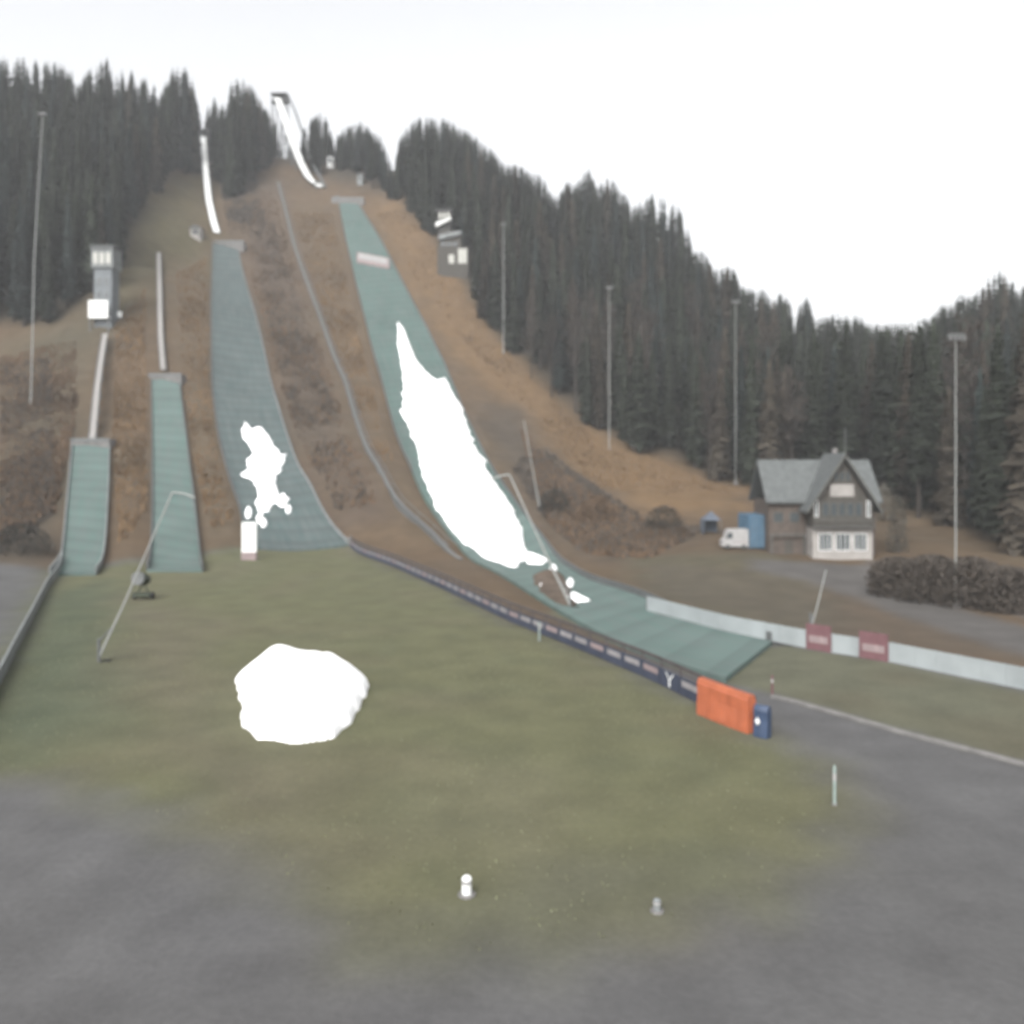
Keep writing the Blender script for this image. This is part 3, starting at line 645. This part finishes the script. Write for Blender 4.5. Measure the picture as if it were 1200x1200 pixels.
# judges tower among the trees
jt=gp(532,322); jt.y-=2; jt.z=float(h(jt.x,jt.y)); k_=jt.y/1000
r=thing('judges_tower','dark timber judging tower with stepped cabins and bright windows at the forest edge','tower',tuple(jt))
zz=lambda py:(HZ-py)*k_+CAMH-jt.z
xx=lambda p:(p-532)*k_
m=MB(); m.box(xx(513),xx(549),0,5,-3,zz(289)); lp('base_wall',m,'darkwood',r)
m=MB(); m.box(xx(514),xx(541),.8,6,zz(289),zz(270)); lp('middle_cabin',m,'darkwood',r)
m=MB(); m.box(xx(513),xx(528),1.6,6,zz(270),zz(246)); lp('upper_cabin',m,'greywood',r)
m=MB(); m.prism([(xx(511),-.3,zz(266)),(xx(529),-.3,zz(257)),(xx(529),-.3,zz(255)),(xx(511),-.3,zz(261))],(0,2.2,0)); lp('sloping_awning',m,'white',r)
m=MB(); m.prism([(xx(514),0,zz(281)),(xx(541),0,zz(274)),(xx(541),0,zz(270)),(xx(514),0,zz(275))],(0,1.6,0)); lp('sloping_awning',m,'paleboard',r)
m=MB(); m.box(xx(510),xx(530),1,6.8,zz(246),zz(244)); lp('roof',m,'darkroof',r)
window(r,xx(526),xx(533),zz(309),zz(298),-.05,'brightglass','darkwood',0)
window(r,xx(537),xx(548),zz(309),zz(291),-.05,'brightglass','darkwood',1)
for q in (514,519,524): window(r,xx(q),xx(q+3.6),zz(255),zz(247),1.55,'brightglass','darkwood',0)
for q in (517,524,531): window(r,xx(q),xx(q+5),zz(288),zz(283),.75,'glass','greywood',0)
# start tower of the smallest jump
tb=gp(120,385); k_=tb.y/1000
r=thing('start_tower','slim grey start tower with pale glazed cabin above the smallest jump','tower',tuple(tb))
zz=lambda py:(HZ-py)*k_+CAMH-tb.z
xx=lambda p:(p-120)*k_
m=MB(); m.box(xx(110),xx(131),0,4,-2,zz(314)); lp('shaft',m,'towergrey',r)
m=MB(); m.box(xx(108),xx(133),-.5,4.5,zz(314),zz(291)); lp('cabin',m,'paleboard',r)
m=MB(); m.box(xx(107),xx(134),-.8,4.8,zz(291),zz(288)); lp('roof',m,'roof',r)
for i in range(3): window(r,xx(110+7.5*i),xx(116+7.5*i),zz(310),zz(296),-.55,'brightglass','steel',0)
m=MB(); m.box(xx(107),xx(130),-1.6,0,zz(374),zz(372)); m.box(xx(107),xx(130),-1.6,-1.5,zz(372),zz(355)+.4); lp('balcony',m,'white',r)
for py_ in (326,342): window(r,xx(113),xx(119),zz(py_+8),zz(py_),-.05,'glass','steel',0); window(r,xx(122),xx(128),zz(py_+8),zz(py_),-.05,'glass','steel',0)
for q in (109,130): m=MB(); m.beam((xx(q),-1.5,zz(400)-4),(xx(q),-1.5,zz(374)),.3,.3); lp('stilt',m,'dullsteel',r)
# small huts
def hut(px_,py_,w,hh,dd,lab,wm='white',rm='roof',win=True,name='hut'):
    p=gp(px_,py_); r=thing(name,lab,'hut',tuple(p)); m=MB(); m.box(-w/2,w/2,0,dd,-1,hh); lp('wall',m,wm,r)
    m=MB(); m.prism([(-w/2-.3,-.3,hh),(w/2+.3,-.3,hh),(w/2+.3,-.3,hh+.15),(0,-.3,hh+w*.3),(-w/2-.3,-.3,hh+.15)],(0,dd+.6,0)); lp('roof',m,rm,r)
    if win: window(r,-w*.28,w*.28,hh*.45,hh*.85,-.05,'glass','greywood',1)
    m=MB(); m.box(w*.32,w*.45,-.04,.0,0,hh*.7); lp('door',m,'greywood',r); return r
hut(229,281,3.6,3.6,3,'pale hut beside the take-off table of the middle jump',wm='cream')
hut(387,196,2.6,4.6,2.5,'tall bright white hut on the ridge beside the large inrun')
hut(373,220,3.2,1.6,2.5,'low white cabin at the foot of the large inrun',win=False)
hut(395,237,3.4,1.5,2,'low pale shed at the large take-off table',wm='boardwhite',win=False)
hut(422,217,2.4,4.2,2.5,'grey weathered hut half hidden among ridge trees',wm='paleboard')
hut(413,195,1.8,3.6,2.2,'narrow grey hut between the spruces on the ridge',wm='paleboard')

# ------------------------------------------------------------------ masts, lances, small things
def mast(px_,py0,py1,lab,lean=0,th=.16,Yf=None):
    th*=.5
    p=gp(px_,py0); H_=(py0-py1)*p.y/1000; r=thing('floodlight_mast',lab,'floodlight mast',tuple(p),group='floodlight masts around the jumps')
    m=MB(); m.tube([(0,0,-.5),(lean*.3,0,H_*.5),(lean,0,H_)],[th*1.5,th*1.2,th*.8],8); lp('pole',m,'lancepipe',r)
    m=MB(); m.beam((lean-.8,0,H_-.1),(lean+.8,0,H_-.1),.1,.12); lp('crossbar',m,'steel',r)
    for x in (-.66,-.22,.22,.66):
        m=MB(); m.box(lean+x-.16,lean+x+.16,-.3,.05,H_-.65,H_-.12); f=lp('floodlight',m,'dullsteel',r); m=MB(); m.box(lean+x-.13,lean+x+.13,-.33,-.3,H_-.6,H_-.17); lp('lens',m,'lamp',f)
    m=MB(); m.box(-.35,.35,-.35,.35,-.4,.35); lp('footing',m,'concrete',r)
mast(36,474,132,'very tall floodlight mast at the far left in front of the dark spruces',lean=2.5,th=.2)
mast(590,415,262,'floodlight mast on the tan slope right of the judging tower',th=.22)
mast(714,528,336,'floodlight mast on the lower tan slope before the forest')
mast(862,566,352,'slender floodlight mast left of the house roof',th=.13)
mast(1120,712,392,'floodlight mast on the verge near the right edge',th=.10)
def lance(p0,p1,arm,lab,Y1=None,th=.07):
    a=gp(*p0); Yt=a.y+(Y1 or 0); b_=Vector(at(*p1,Yt)); r=thing('snow_lance',lab,'snow lance',tuple(a),group='leaning snow lances')
    mid=a.lerp(b_,.35); m=MB(); m.tube([a+Vector((0,0,.3)),mid,b_],[th*1.6,th*1.2,th],7); part('pole',m,'lancepipe',r)
    m=MB()
    if arm: e=Vector(at(*arm,Yt)); m.tube([b_,b_.lerp(e,.5)+Vector((0,0,.1)),e],[th,th,th*1.3],7); part('head',m,'lancepipe',r)
    m=MB(); m.tube([a-Vector((0,0,.3)),a+Vector((0,0,1.6))],.12,8); g_=a+(b_-a)*.22; m.tube([a+Vector((0,0,1.4)),g_],.06,6); part('stand',m,'dullsteel',r)
    m=MB(); q=[a+Vector((.5+.3*cos(t*.9),.3*sin(t*1.7),.06)) for t in range(8)]; m.tube(q,.05,6); part('hose',m,'rubber',r)
lance((668,712),(597,556),(576,562),'long leaning snow lance rising beside the snow tongue',th=.09)
lance((633,600),(614,492),None,'thin snow lance on the dark slope right of the snow tongue')
lance((116,776),(202,577),(228,583),'pale leaning snow lance on the lawn in front of the second jump',th=.055)
lance((950,742),(968,668),None,'short faint snow lance behind the darker red board',th=.045)
def box_obj(name,lab,cat,px_,py_,parts):
    p=gp(px_,py_); r=thing(name,lab,cat,tuple(p))
    for nm,mm,fn_ in parts: m=MB(); fn_(m); lp(nm,m,mm,r)
    return r
k_=gp(292,656).y/1000
box_obj('board_stand','upright white board stand with pinkish foot beside the middle jump outrun','board stand',292,656,[
 ('panel','white',lambda m:m.box(-8.5*k_,8.5*k_,-.1,.1,9*k_,44*k_)),('foot','pink_print',lambda m:m.box(-8.5*k_,8.5*k_,-.35,.35,0,9*k_))])
k_=gp(168,702).y/1000
box_obj('snow_gun','dark green snow gun standing on the lawn below the second jump','snow gun',168,702,[
 ('chassis','darkgreen',lambda m:(m.box(-.9,.9,-.7,.7,.35,.6),m.tube([(-.6,0,.5),(0,0,1.7)],.08,6),m.tube([(.6,0,.5),(0,0,1.7)],.08,6))),
 ('barrel','darkgreen',lambda m:m.tube([(-.1,-1.0,2.2),(0,-.3,2.05),(0,.7,1.85)],[.62,.66,.5],16)),
 ('nozzle_ring','dullsteel',lambda m:m.tube([(-.11,-1.1,2.22),(-.1,-.98,2.2)],.68,16)),
 ('wheel','rubber',lambda m:m.tube([(-1.0,0,.35),(-.8,0,.35)],.35,14)),('wheel','rubber',lambda m:m.tube([(.8,0,.35),(1.0,0,.35)],.35,14))])
def bollard(px_,py_,hh,rr,mm,lab,name='marker_post',capm='softwhite'):
    box_obj(name,lab,'marker post',px_,py_,[('post',mm,lambda m:m.tube([(0,0,-.1),(0,0,hh*.9),(0,0,hh)],[rr,rr,rr*.6],12)),('reflector_band',capm,lambda m:m.tube([(0,0,hh*.62),(0,0,hh*.8)],rr*1.06,12)),('foot','concrete',lambda m:m.tube([(0,0,0),(0,0,.06)],rr*1.8,12))])
bollard(547,1050,.62,.16,'white','short bright white marker post at the near edge of the lawn')
bollard(770,1072,.4,.12,'paleboard','faint grey marker post at the near lawn edge, right of the white one')
bollard(978,945,1.6,.07,'palegreen','tall thin pale green marker post on the asphalt right of the lawn','marker_pole')
bollard(905,815,1.2,.07,'red','thin reddish marker post behind the blue fence pad','marker_pole')
bollard(632,752,1.5,.08,'palegreen','pale green marker post standing before the dark banner fence','marker_pole')
bollard(410,640,1.6,.10,'paleboard','pale marker post where the banner fence begins','marker_pole')
box_obj('notice_sign','small pale sign on a post at the edge of the tan slope','sign',744,532,[('post','dullsteel',lambda m:m.tube([(0,.05,-.2),(0,.05,3.0)],.06,6)),('sign_panel','cream',lambda m:m.box(-.7,.7,-.05,0,1.4,3.4))])
box_obj('notice_sign','little bright sign beside the start tower of the smallest jump','sign',140,378,[('post','dullsteel',lambda m:m.tube([(0,.05,-.2),(0,.05,2.0)],.06,6)),('sign_panel','white',lambda m:m.box(-.6,.6,-.05,0,1.2,2.6))])

# ------------------------------------------------------------------ trees
def conifer(seed,H_=25.,R_=2.9,bare=.12,lev=34,per=13,full=1.0):
    rn=random.Random(seed); m=MB()
    for i in range(lev):
        t=i/(lev-1); z=H_*(bare+(1-bare)*t*.985); r=R_*((1-t)**.68*.96+.03)*rn.uniform(.78,1.15)
        if t<.15: r*=.75+t*1.6
        nb=max(4,int(per*(1-.45*t)))
        a0=rn.random()*6.28
        for k in range(nb):
            a=a0+6.283*k/nb+rn.uniform(-.3,.3); rr=r*rn.uniform(.6,1.12); dz=-rr*rn.uniform(.25,.6)
            ca,sa=cos(a),sin(a); w=rr*rn.uniform(.22,.38)+.12
            p0=(ca*rr*.05,sa*rr*.05,z+.25); p1=(ca*rr*.55-sa*w,sa*rr*.55+ca*w,z+dz*.45); p2=(ca*rr,sa*rr,z+dz+rr*.12); p3=(ca*rr*.55+sa*w,sa*rr*.55-ca*w,z+dz*.5)
            m.quad(p0,p1,p2,p3)
            # hanging fringe
            q=rn.uniform(.35,.85); hx,hy=ca*rr*q,sa*rr*q; hw=w*.8
            m.tri((hx-sa*hw,hy+ca*hw,z+dz*q),(hx+sa*hw,hy-ca*hw,z+dz*q),(hx+rn.uniform(-.2,.2),hy,z+dz*q-rn.uniform(.5,1.3)))
    m.tri((-.12,0,H_*.965),(.12,0,H_*.965),(0,0,H_*1.01))
    return m
def trunk(H_,r,top=.97):
    m=MB(); m.tube([(0,0,-1.5),(0,0,H_*.3),(.1,0,H_*.7),(0,0,H_*top)],[r*1.2,r*.85,r*.45,r*.08],7); return m
def bare_tree(seed,H_=20.):
    rn=random.Random(seed); m=MB(); br=MB()
    for i in range(46):
        t=rn.uniform(.3,.97); z=H_*t; a=rn.random()*6.28; L=H_*.16*(1.15-t)*rn.uniform(.7,1.5)+.5
        e=Vector((cos(a)*L,sin(a)*L,z+L*rn.uniform(.7,1.4))); b0=Vector((0,0,z)); br.tube([b0,b0.lerp(e,.5)+Vector((0,0,-.1)),e],[.09,.06,.02],4)
        for q in range(9):
            p=b0.lerp(e,rn.uniform(.3,1.05))+Vector((rn.uniform(-.5,.5),rn.uniform(-.5,.5),rn.uniform(-.3,.6))); d=Vector((rn.uniform(-.6,.6),rn.uniform(-.6,.6),rn.uniform(.3,1.1)))
            s_=Vector((rn.uniform(-1,1),rn.uniform(-1,1),0)).normalized()*.09; m.tri(p-s_,p+s_,p+d)
    return m,br
protos=[]
spec=[(1,25,3.1,.08,'needle'),(2,25,3.7,.12,'needle'),(3,25,2.9,.10,'needle_blue'),(4,25,3.8,.08,'needle_brown'),(5,25,3.0,.26,'needle'),(6,25,2.7,.12,'needle_blue')]
meshes=[]
for sd,H_,R_,ba,mm in spec:
    t_=trunk(H_,.26); c_=conifer(sd,H_,R_,ba); meshes.append((t_,c_,None,H_,mm))
for sd in (11,12):
    tw,br=bare_tree(sd); t_=trunk(20,.2,.9); k0=len(t_.v); t_.v+=br.v; t_.f+=[tuple(i+k0 for i in f) for f in br.f]; t_.m+=br.m
    meshes.append((t_,tw,None,20.,'twig'))
lite=[conifer(50+i,25.,3.2+.4*(i%2),.06,20,9) for i in range(4)]
SK=np.array([(-300,70),(0,66),(40,68),(58,70),(72,76),(85,82),(89,102),(100,82),(125,68),(150,66),(168,70),(178,84),(184,112),(193,98),(205,75),(215,76),(225,92),(232,120),(238,150),(246,112),(256,118),(265,125),(272,92),(282,90),(290,98),(298,102),(306,118),(318,126),(330,160),(345,172),(360,140),(375,130),(384,138),(391,162),(400,150),(410,145),(425,140),(436,152),(446,158),(456,180),(461,200),(468,160),(480,142),(495,134),(510,136),(525,138),(540,148),(555,155),(570,168),(583,180),(592,192),(605,190),(622,200),(635,203),(646,225),(654,228),(663,212),(676,212),(690,193),(698,214),(706,210),(715,206),(728,218),(742,240),(754,230),(768,224),(782,228),(797,240),(806,262),(812,290),(828,294),(836,312),(850,310),(860,312),(870,335),(880,336),(895,338),(905,350),(915,340),(926,350),(931,385),(938,350),(946,345),(955,372),(965,370),(980,365),(990,372),(1005,368),(1020,378),(1060,378),(1090,372),(1100,358),(1120,350),(1130,343),(1140,345),(1155,330),(1165,312),(1172,310),(1180,325),(1200,330),(1500,290)],float)
lines=[[Vector(p) for p in q] for q in ([at(254,274,292),at(238,161,372)],[at(374,219,340),at(322,115,408)])]
cand=[]
def tryadd(x,y,force=None):
    z=float(h(x,y)); px_,py_=proj(x,y,z); px_=float(px_); py_=float(py_)
    if not(-90<px_<1300): return
    if py_>np.interp(px_,FB[:,0],FB[:,1])+random.uniform(-4,2) : return
    for a,b_ in lines:
        t=((x-a.x)*(b_.x-a.x)+(y-a.y)*(b_.y-a.y))/((b_.x-a.x)**2+(b_.y-a.y)**2)
        if -.05<t<1.02:
            q=a.lerp(b_,t)
            if abs(x-q.x)<3.6: return
    # keep sight lines to the tower, huts and house free
    for (xa,xb,ya,ym) in ((508,552,238,jt.y+5),(380,394,170,gp(387,196).y+2),(366,380,205,360),(392,400,225,345),(410,427,175,gp(418,205).y+1),(104,136,285,tb.y+4),(222,236,262,305),(327,346,105,398),(234,250,155,366)):
        if y<ym and xa-7000/y/2*.5<px_<xb+7000/y/2*.5 and py_>ya: return
    if y<hp.y+16 and 890<px_<1060: return
    s_=float(np.interp(px_,SK[:,0],SK[:,1])); hm=CAMH+(HZ-s_)/F*y-z
    if hm<7: 
        return
    Hh_=min(random.uniform(21,33)*(1.3 if 188<px_<322 else 1),hm*random.uniform(.86,1.0))
    if hm<(44 if 188<px_<322 else 34) and random.random()<.5: Hh_=hm*random.uniform(.95,1.02)
    cand.append((x,y,z,Hh_,px_,py_))
for (x0,x1,y0,y1,s_) in ((-330,420,112,440,5.6),(-120,700,440,1000,13.)):
    for yy in np.arange(y0,y1,s_):
        for xx_ in np.arange(x0,x1,s_): tryadd(xx_+random.uniform(-.45,.45)*s_,yy+random.uniform(-.45,.45)*s_)
# id buffer to find which trees show
W_=1300; buf=-np.ones((1300,1500),int)
tz=h(XX,YY)
# ground occluding mask by painting terrain columns is skipped: ridge trees stand on the brow
order=sorted(range(len(cand)),key=lambda i:-cand[i][1])
for i in order:
    x,y,z,Hh_,px_,py_=cand[i]; pt=py_-Hh_*F/y; hw=Hh_*.11*F/y
    r0,r1=int(max(pt,0)),int(min(py_,1299))
    # ground in front hides lower part: repaint as hidden
    for rr in range(r0,r1,2):
        w=hw*min(1,(rr-pt)/(py_-pt+1e-6)*1.15+.08); a=int(px_-w)+100; b_=int(px_+w)+101
        buf[rr:rr+2,max(a,0):max(b_,0)]=i
# rays: drop trees wholly behind the brow
def seen_top(c):
    x,y,z,Hh_,px_,py_=c; t=np.linspace(.1,.985,60); xs=x*t; ys=y*t; zr=CAMH+(z+Hh_*.8-CAMH)*t
    return not np.any(h(xs,ys)>zr)
cnt=np.bincount(buf[(buf>=0)],minlength=len(cand))
vis=[i for i in range(len(cand)) if cnt[i]>3 and seen_top(cand[i])]
infr=[i for i in vis if -20<cand[i][4]<1220]
big=sorted(infr,key=lambda i:-cnt[i])[:292]; bigs=set(big)
print('TREES',len(cand),len(vis),len(infr),'min individual px',cnt[big[-1]])
PR={}
def proto(k):
    t_,c_,_,H_,mm=meshes[k]; nm='spruce_tree' if k<6 else 'bare_tree'
    root=thing(nm,'x','tree'); build('trunk',t_,'bark',root,world=False); build('crown',c_,mm,root,world=False); return root
used={}
def region(px_,py_,y):
    if px_<195: return ('dark spruce in the dense stand at the far left above the smallest jump','spruces of the left stand')
    if px_<320: return ('thin ragged spruce on the ridge around the middle jump inrun','ridge spruces by the middle inrun')
    if px_<463: return ('spruce on the ridge right of the large inrun','ridge spruces right of the large inrun')
    if px_<800: return ('dark spruce in the forest wall climbing right of the largest jump','spruces of the long forest wall')
    if px_<1045: return ('spruce in the dim valley forest behind the house','spruces behind the house')
    return ('dark spruce on the hillside at the right edge','spruces of the right hillside')
SP=[(690,'pointed spruce standing tallest above the middle of the forest wall'),(946,'narrow pointed spruce standing alone above the valley tree line'),(1170,'slim spiky spruce breaking the right-hand skyline'),(276,'thin see-through spruce beside the gap left of the large inrun')]
special={}
for sx,lab in SP:
    c_=[i for i in big if abs(cand[i][4]-sx)<14]
    if c_: i=min(c_,key=lambda i:cand[i][5]-cand[i][3]*F/cand[i][1]); special[i]=lab
for i in big:
    x,y,z,Hh_,px_,py_=cand[i]; lowright=px_>600 and py_>430
    k=random.choice([6,7,4,4,1,3]) if (lowright and random.random()<.3) else random.choices(range(6),[3,3,2,4 if px_>560 else 1,1.5,2])[0]
    if i in special or Hh_<12: k=random.choice([2,5,0])
    if k not in used: used[k]=proto(k); o=used[k]; 
    else: o=copy_tree(used[k])
    H_=meshes[k][3]; s_=Hh_/H_; wsc=s_*random.uniform(.85,1.2)*(1.15 if Hh_<16 else 1); 
    if i in special: wsc*=.7
    o.location=(x,y,z-.2); o.scale=(wsc,wsc,s_); o.rotation_euler=(0,0,random.random()*6.28)
    lab,gr=region(px_,py_,y)
    if k>5: lab='bare brown-grey tree among the lower trees of the forest edge'; gr='bare trees of the forest edge'
    o['label']=special.get(i,lab); o['group']=gr
# the rest of the wood as one mass
V=[];Fc=[];base_i=0; tr=trunk(25.,.25); 
rest=[i for i in vis if i not in bigs]
litev=[(np.array(m.v),m.f) for m in lite]; trv=(np.array(tr.v),tr.f)
Fq=[];mi=[]
for i in rest:
    x,y,z,Hh_,px_,py_=cand[i]; a=random.random()*6.28; ca,sa=cos(a),sin(a); s_=Hh_/25
    for (vv,ff_),mm in ((random.choice(litev),0),(trv,1)):
        w=s_*random.uniform(.9,1.2); q=vv*np.array((w,w,s_)); q=np.stack([q[:,0]*ca-q[:,1]*sa+x,q[:,0]*sa+q[:,1]*ca+y,q[:,2]+z-.2],1)
        V.append(q); Fq+= [tuple(j+base_i for j in f) for f in ff_]; mi+=[mm]*len(ff_); base_i+=len(q)
mb=MB(); mb.v=np.concatenate(V); mb.f=Fq; mb.m=mi
o=build('background_forest',mb,['needle','bark']); tag(o,'mass of smaller dark spruces filling the wood behind the nearer trees','forest',kind='stuff')

# ------------------------------------------------------------------ bushes and ground plants
def bush(px_,py_,w,hh,lab,mm='bush',dp=None,nm='bush',nl=900,group=None,pw=2):
    p=gp(px_,py_); dp=dp or w*.6; r=thing(nm,lab,'bush',tuple(p),group=group); m=MB(); rn=random.Random(px_*7+py_)
    for _ in range(nl):
        a=rn.random()*6.28; e=rn.random()**.5; ph=rn.uniform(.02,1); rr=e**.6*(1-ph**pw)**.5*rn.uniform(.8,1.08)
        c_=Vector((cos(a)*rr*w/2,sin(a)*rr*dp/2,ph*hh)); s1=Vector((rn.uniform(-1,1),rn.uniform(-1,1),rn.uniform(-1,1)))*.22; s2=Vector((rn.uniform(-1,1),rn.uniform(-1,1),rn.uniform(-1,1)))*.22
        m.tri(c_+s1,c_+s2,c_-s1)
    lp('foliage',m,mm,r); m=MB()
    for q in range(6): m.tube([(0,0,-.2),(rn.uniform(-1,1)*w*.3,rn.uniform(-1,1)*dp*.3,hh*.7)],[.06,.02],5)
    lp('stem',m,'bark',r); return r
for i,(a,b_,w,hh,lab) in enumerate([(1052,697,6,4.4,'low dark bush at the left end of the bank by the road'),(1092,704,7,5.2,'broad dark bush on the bank before the right-hand mast'),(1138,710,7,5.4,'broad dark bush on the bank just right of the mast'),(1180,716,6,4.8,'dark bush nearest the right edge of the bank')]):
    bush(a,b_,w,hh*.85,lab,dp=4.5,nl=5200,pw=5,mm='hedge',group='dark bushes on the roadside bank')
bush(1052,648,3.2,7.5,'pale straggly shrub against the right side of the house','palebush',nl=900)
bush(1036,610,3.0,6,'pale shrub behind the right roof corner of the house','palebush',nl=700)
bush(778,620,7,3.5,'brownish bush on the slope left of the canopy tent','bush')
bush(700,610,8,4,'reddish brown bush on the dark slope beside the snow lance','scrub',nl=1200)
bush(650,600,6,4,'dark bush on the slope above the snow remnant','bush',nl=1000)
bush(25,650,9,4,'dark scrubby bush left of the smallest jump outrun','bush',nl=1500)
def scatter(name,lab,n_,polys,mm,size,tri=3):
    m=MB(); rn=np.random.default_rng(len(name)); got=0; v=[];f=[]
    P_=[np.array([tuple(q)[:2] for q in wp(p)]) for p in polys]
    while got<n_:
        p=P_[rn.integers(len(P_))]; lo,hi=p.min(0),p.max(0); c=lo+(hi-lo)*rn.random((400,2)); c=c[insidepoly(c[:,0],c[:,1],p)]
        for x,y in c[:60]:
            z=float(h(x,y)); s_=size*(.5+rn.random())
            for q in range(tri):
                a=rn.random()*6.28; k=len(v); dx,dy=cos(a)*s_*.35,sin(a)*s_*.35
                v+=[(x-dx,y-dy,z-.3),(x+dx,y+dy,z-.3),(x+rn.normal()*s_*.3,y+rn.normal()*s_*.3,z+s_)]; f.append((k,k+1,k+2))
            got+=1
    m.v=v;m.f=f;m.m=[0]*len(f); o=build(name,m,mm); return tag(o,lab,'undergrowth',kind='stuff')
gully=[(300,225),(320,225),(343,300),(372,390),(425,540),(440,590),(400,600),(352,520),(318,420),(288,290)]
scatter('scrub','brown bare scrub covering the gullies between the jumps',11000,[gully,[(610,500),(680,570),(760,615),(820,625),(760,655),(690,650),(640,610)],[(0,420),(90,400),(90,480),(65,600),(0,640)]],'scrub',.6)
scatter('brushwood','dark brushwood on the steep ground right of the middle inrun and below the snow lances',11000,[[(256,205),(300,208),(312,262),(300,300),(284,278),(268,276)],[(618,530),(640,525),(690,565),(760,612),(830,622),(760,655),(680,645),(640,610),(600,550)],[(0,430),(60,420),(66,600),(0,650)],[(300,300),(320,260),(360,380),(400,500),(430,580),(395,600),(345,500)]],'hedge',.6)
scatter('dry_grass','tan dry grass tufts on the open slopes beside the large jump',9000,[[(440,250),(470,245),(520,310),(560,370),(640,465),(700,515),(780,545),(860,575),(760,590),(690,560),(620,480),(545,400),(500,345)],[(345,250),(390,250),(412,350),(436,450),(462,540),(445,540),(405,440),(372,350)],[(205,320),(243,300),(243,430),(255,540),(275,610),(245,620),(224,520),(214,430)],[(135,380),(170,340),(172,600),(140,640),(132,520)]],'drygrass',.55)

def tufts():
    rn=np.random.default_rng(77); p=np.array([tuple(q)[:2] for q in lawnp]); lo,hi=p.min(0),p.max(0); lo[1]=max(lo[1],22)
    c=lo+(hi-lo)*rn.random((30000,2)); c=c[insidepoly(c[:,0],c[:,1],p)&(c[:,1]<75)]; n_=len(c); a=rn.random(n_)*6.28; s_=.04+.05*rn.random(n_)
    dx,dy=np.cos(a)*s_*.6,np.sin(a)*s_*.6; z=h(c[:,0],c[:,1]); v=np.empty((n_,3,3))
    v[:,0]=np.stack([c[:,0]-dx,c[:,1]-dy,z-.03],1); v[:,1]=np.stack([c[:,0]+dx,c[:,1]+dy,z-.03],1); v[:,2]=np.stack([c[:,0]+rn.normal(0,.05,n_),c[:,1]+rn.normal(0,.05,n_),z+s_],1)
    m=MB(); m.v=v.reshape(-1,3); m.f=np.arange(n_*3).reshape(-1,3).tolist(); m.m=[0]*n_; o=build('grass',m,'lawngrass'); tag(o,'short winter grass tufts over the lawn','grass',kind='stuff')
M['lawngrass']=mat('lawn_grass',(.14,.145,.09),.9,.35,.12,.1)
tufts()
# ------------------------------------------------------------------ haze
m=MB(); m.box(-850,1050,-90,1230,-2,330)
hz=build('haze',m,[]); hz.data.materials.clear(); hm_=bpy.data.materials.new('haze'); hm_.use_nodes=True; nt=hm_.node_tree; nt.nodes.clear()
out=nt.nodes.new('ShaderNodeOutputMaterial'); pv=nt.nodes.new('ShaderNodeVolumePrincipled'); pv.inputs['Color'].default_value=(.95,.97,1,1); pv.inputs['Density'].default_value=.00027; pv.inputs['Anisotropy'].default_value=.0
nt.links.new(pv.outputs[0],out.inputs['Volume']); hz.data.materials.append(hm_); tag(hz,'thin pale damp haze filling the valley','haze',kind='stuff')

# ------------------------------------------------------------------ light, sky, camera
w=bpy.data.worlds.new('World'); S.world=w; w.use_nodes=True; nt=w.node_tree; bg=nt.nodes['Background']
sky=nt.nodes.new('ShaderNodeTexSky'); sky.sky_type='NISHITA'; sky.sun_disc=False; sky.sun_elevation=radians(42); sky.sun_rotation=radians(200); sky.air_density=1.; sky.dust_density=6; sky.ozone_density=0.5
bw=nt.nodes.new('ShaderNodeHueSaturation'); bw.inputs['Saturation'].default_value=.10
nt.links.new(sky.outputs[0],bw.inputs['Color']); nt.links.new(bw.outputs[0],bg.inputs['Color']); bg.inputs['Strength'].default_value=.15
sl=bpy.data.lights.new('sun','SUN'); sl.energy=.5; sl.angle=radians(25); sl.color=(1,.97,.93); so=bpy.data.objects.new('sun',sl); COL.objects.link(so)
az=radians(200); el=radians(42); dvec=Vector((sin(az)*cos(el),cos(az)*cos(el),sin(el))); so.rotation_euler=dvec.to_track_quat('Z','Y').to_euler()
cd=bpy.data.cameras.new('camera'); cam=bpy.data.objects.new('camera',cd); COL.objects.link(cam); S.camera=cam
cam.location=(0,0,CAMH); cam.rotation_euler=(pi/2,0,0); cd.sensor_width=36; cd.lens=36*F/1200; cd.shift_y=-(600-HZ)/1200
cd.clip_start=.1; cd.clip_end=5000
cd.dof.use_dof=True; cd.dof.focus_distance=6.0
cd.dof.aperture_fstop=(cd.lens/1000)/0.035     # a slightly misfocused webcam lens
vs=S.view_settings; vs.view_transform='Standard'; vs.look='None'; vs.gamma=1; vs.exposure=1.24
S.display_settings.display_device='sRGB'
S.cycles.use_denoising=True; S.cycles.max_bounces=5; S.cycles.diffuse_bounces=3; S.cycles.volume_bounces=1; S.cycles.transparent_max_bounces=8
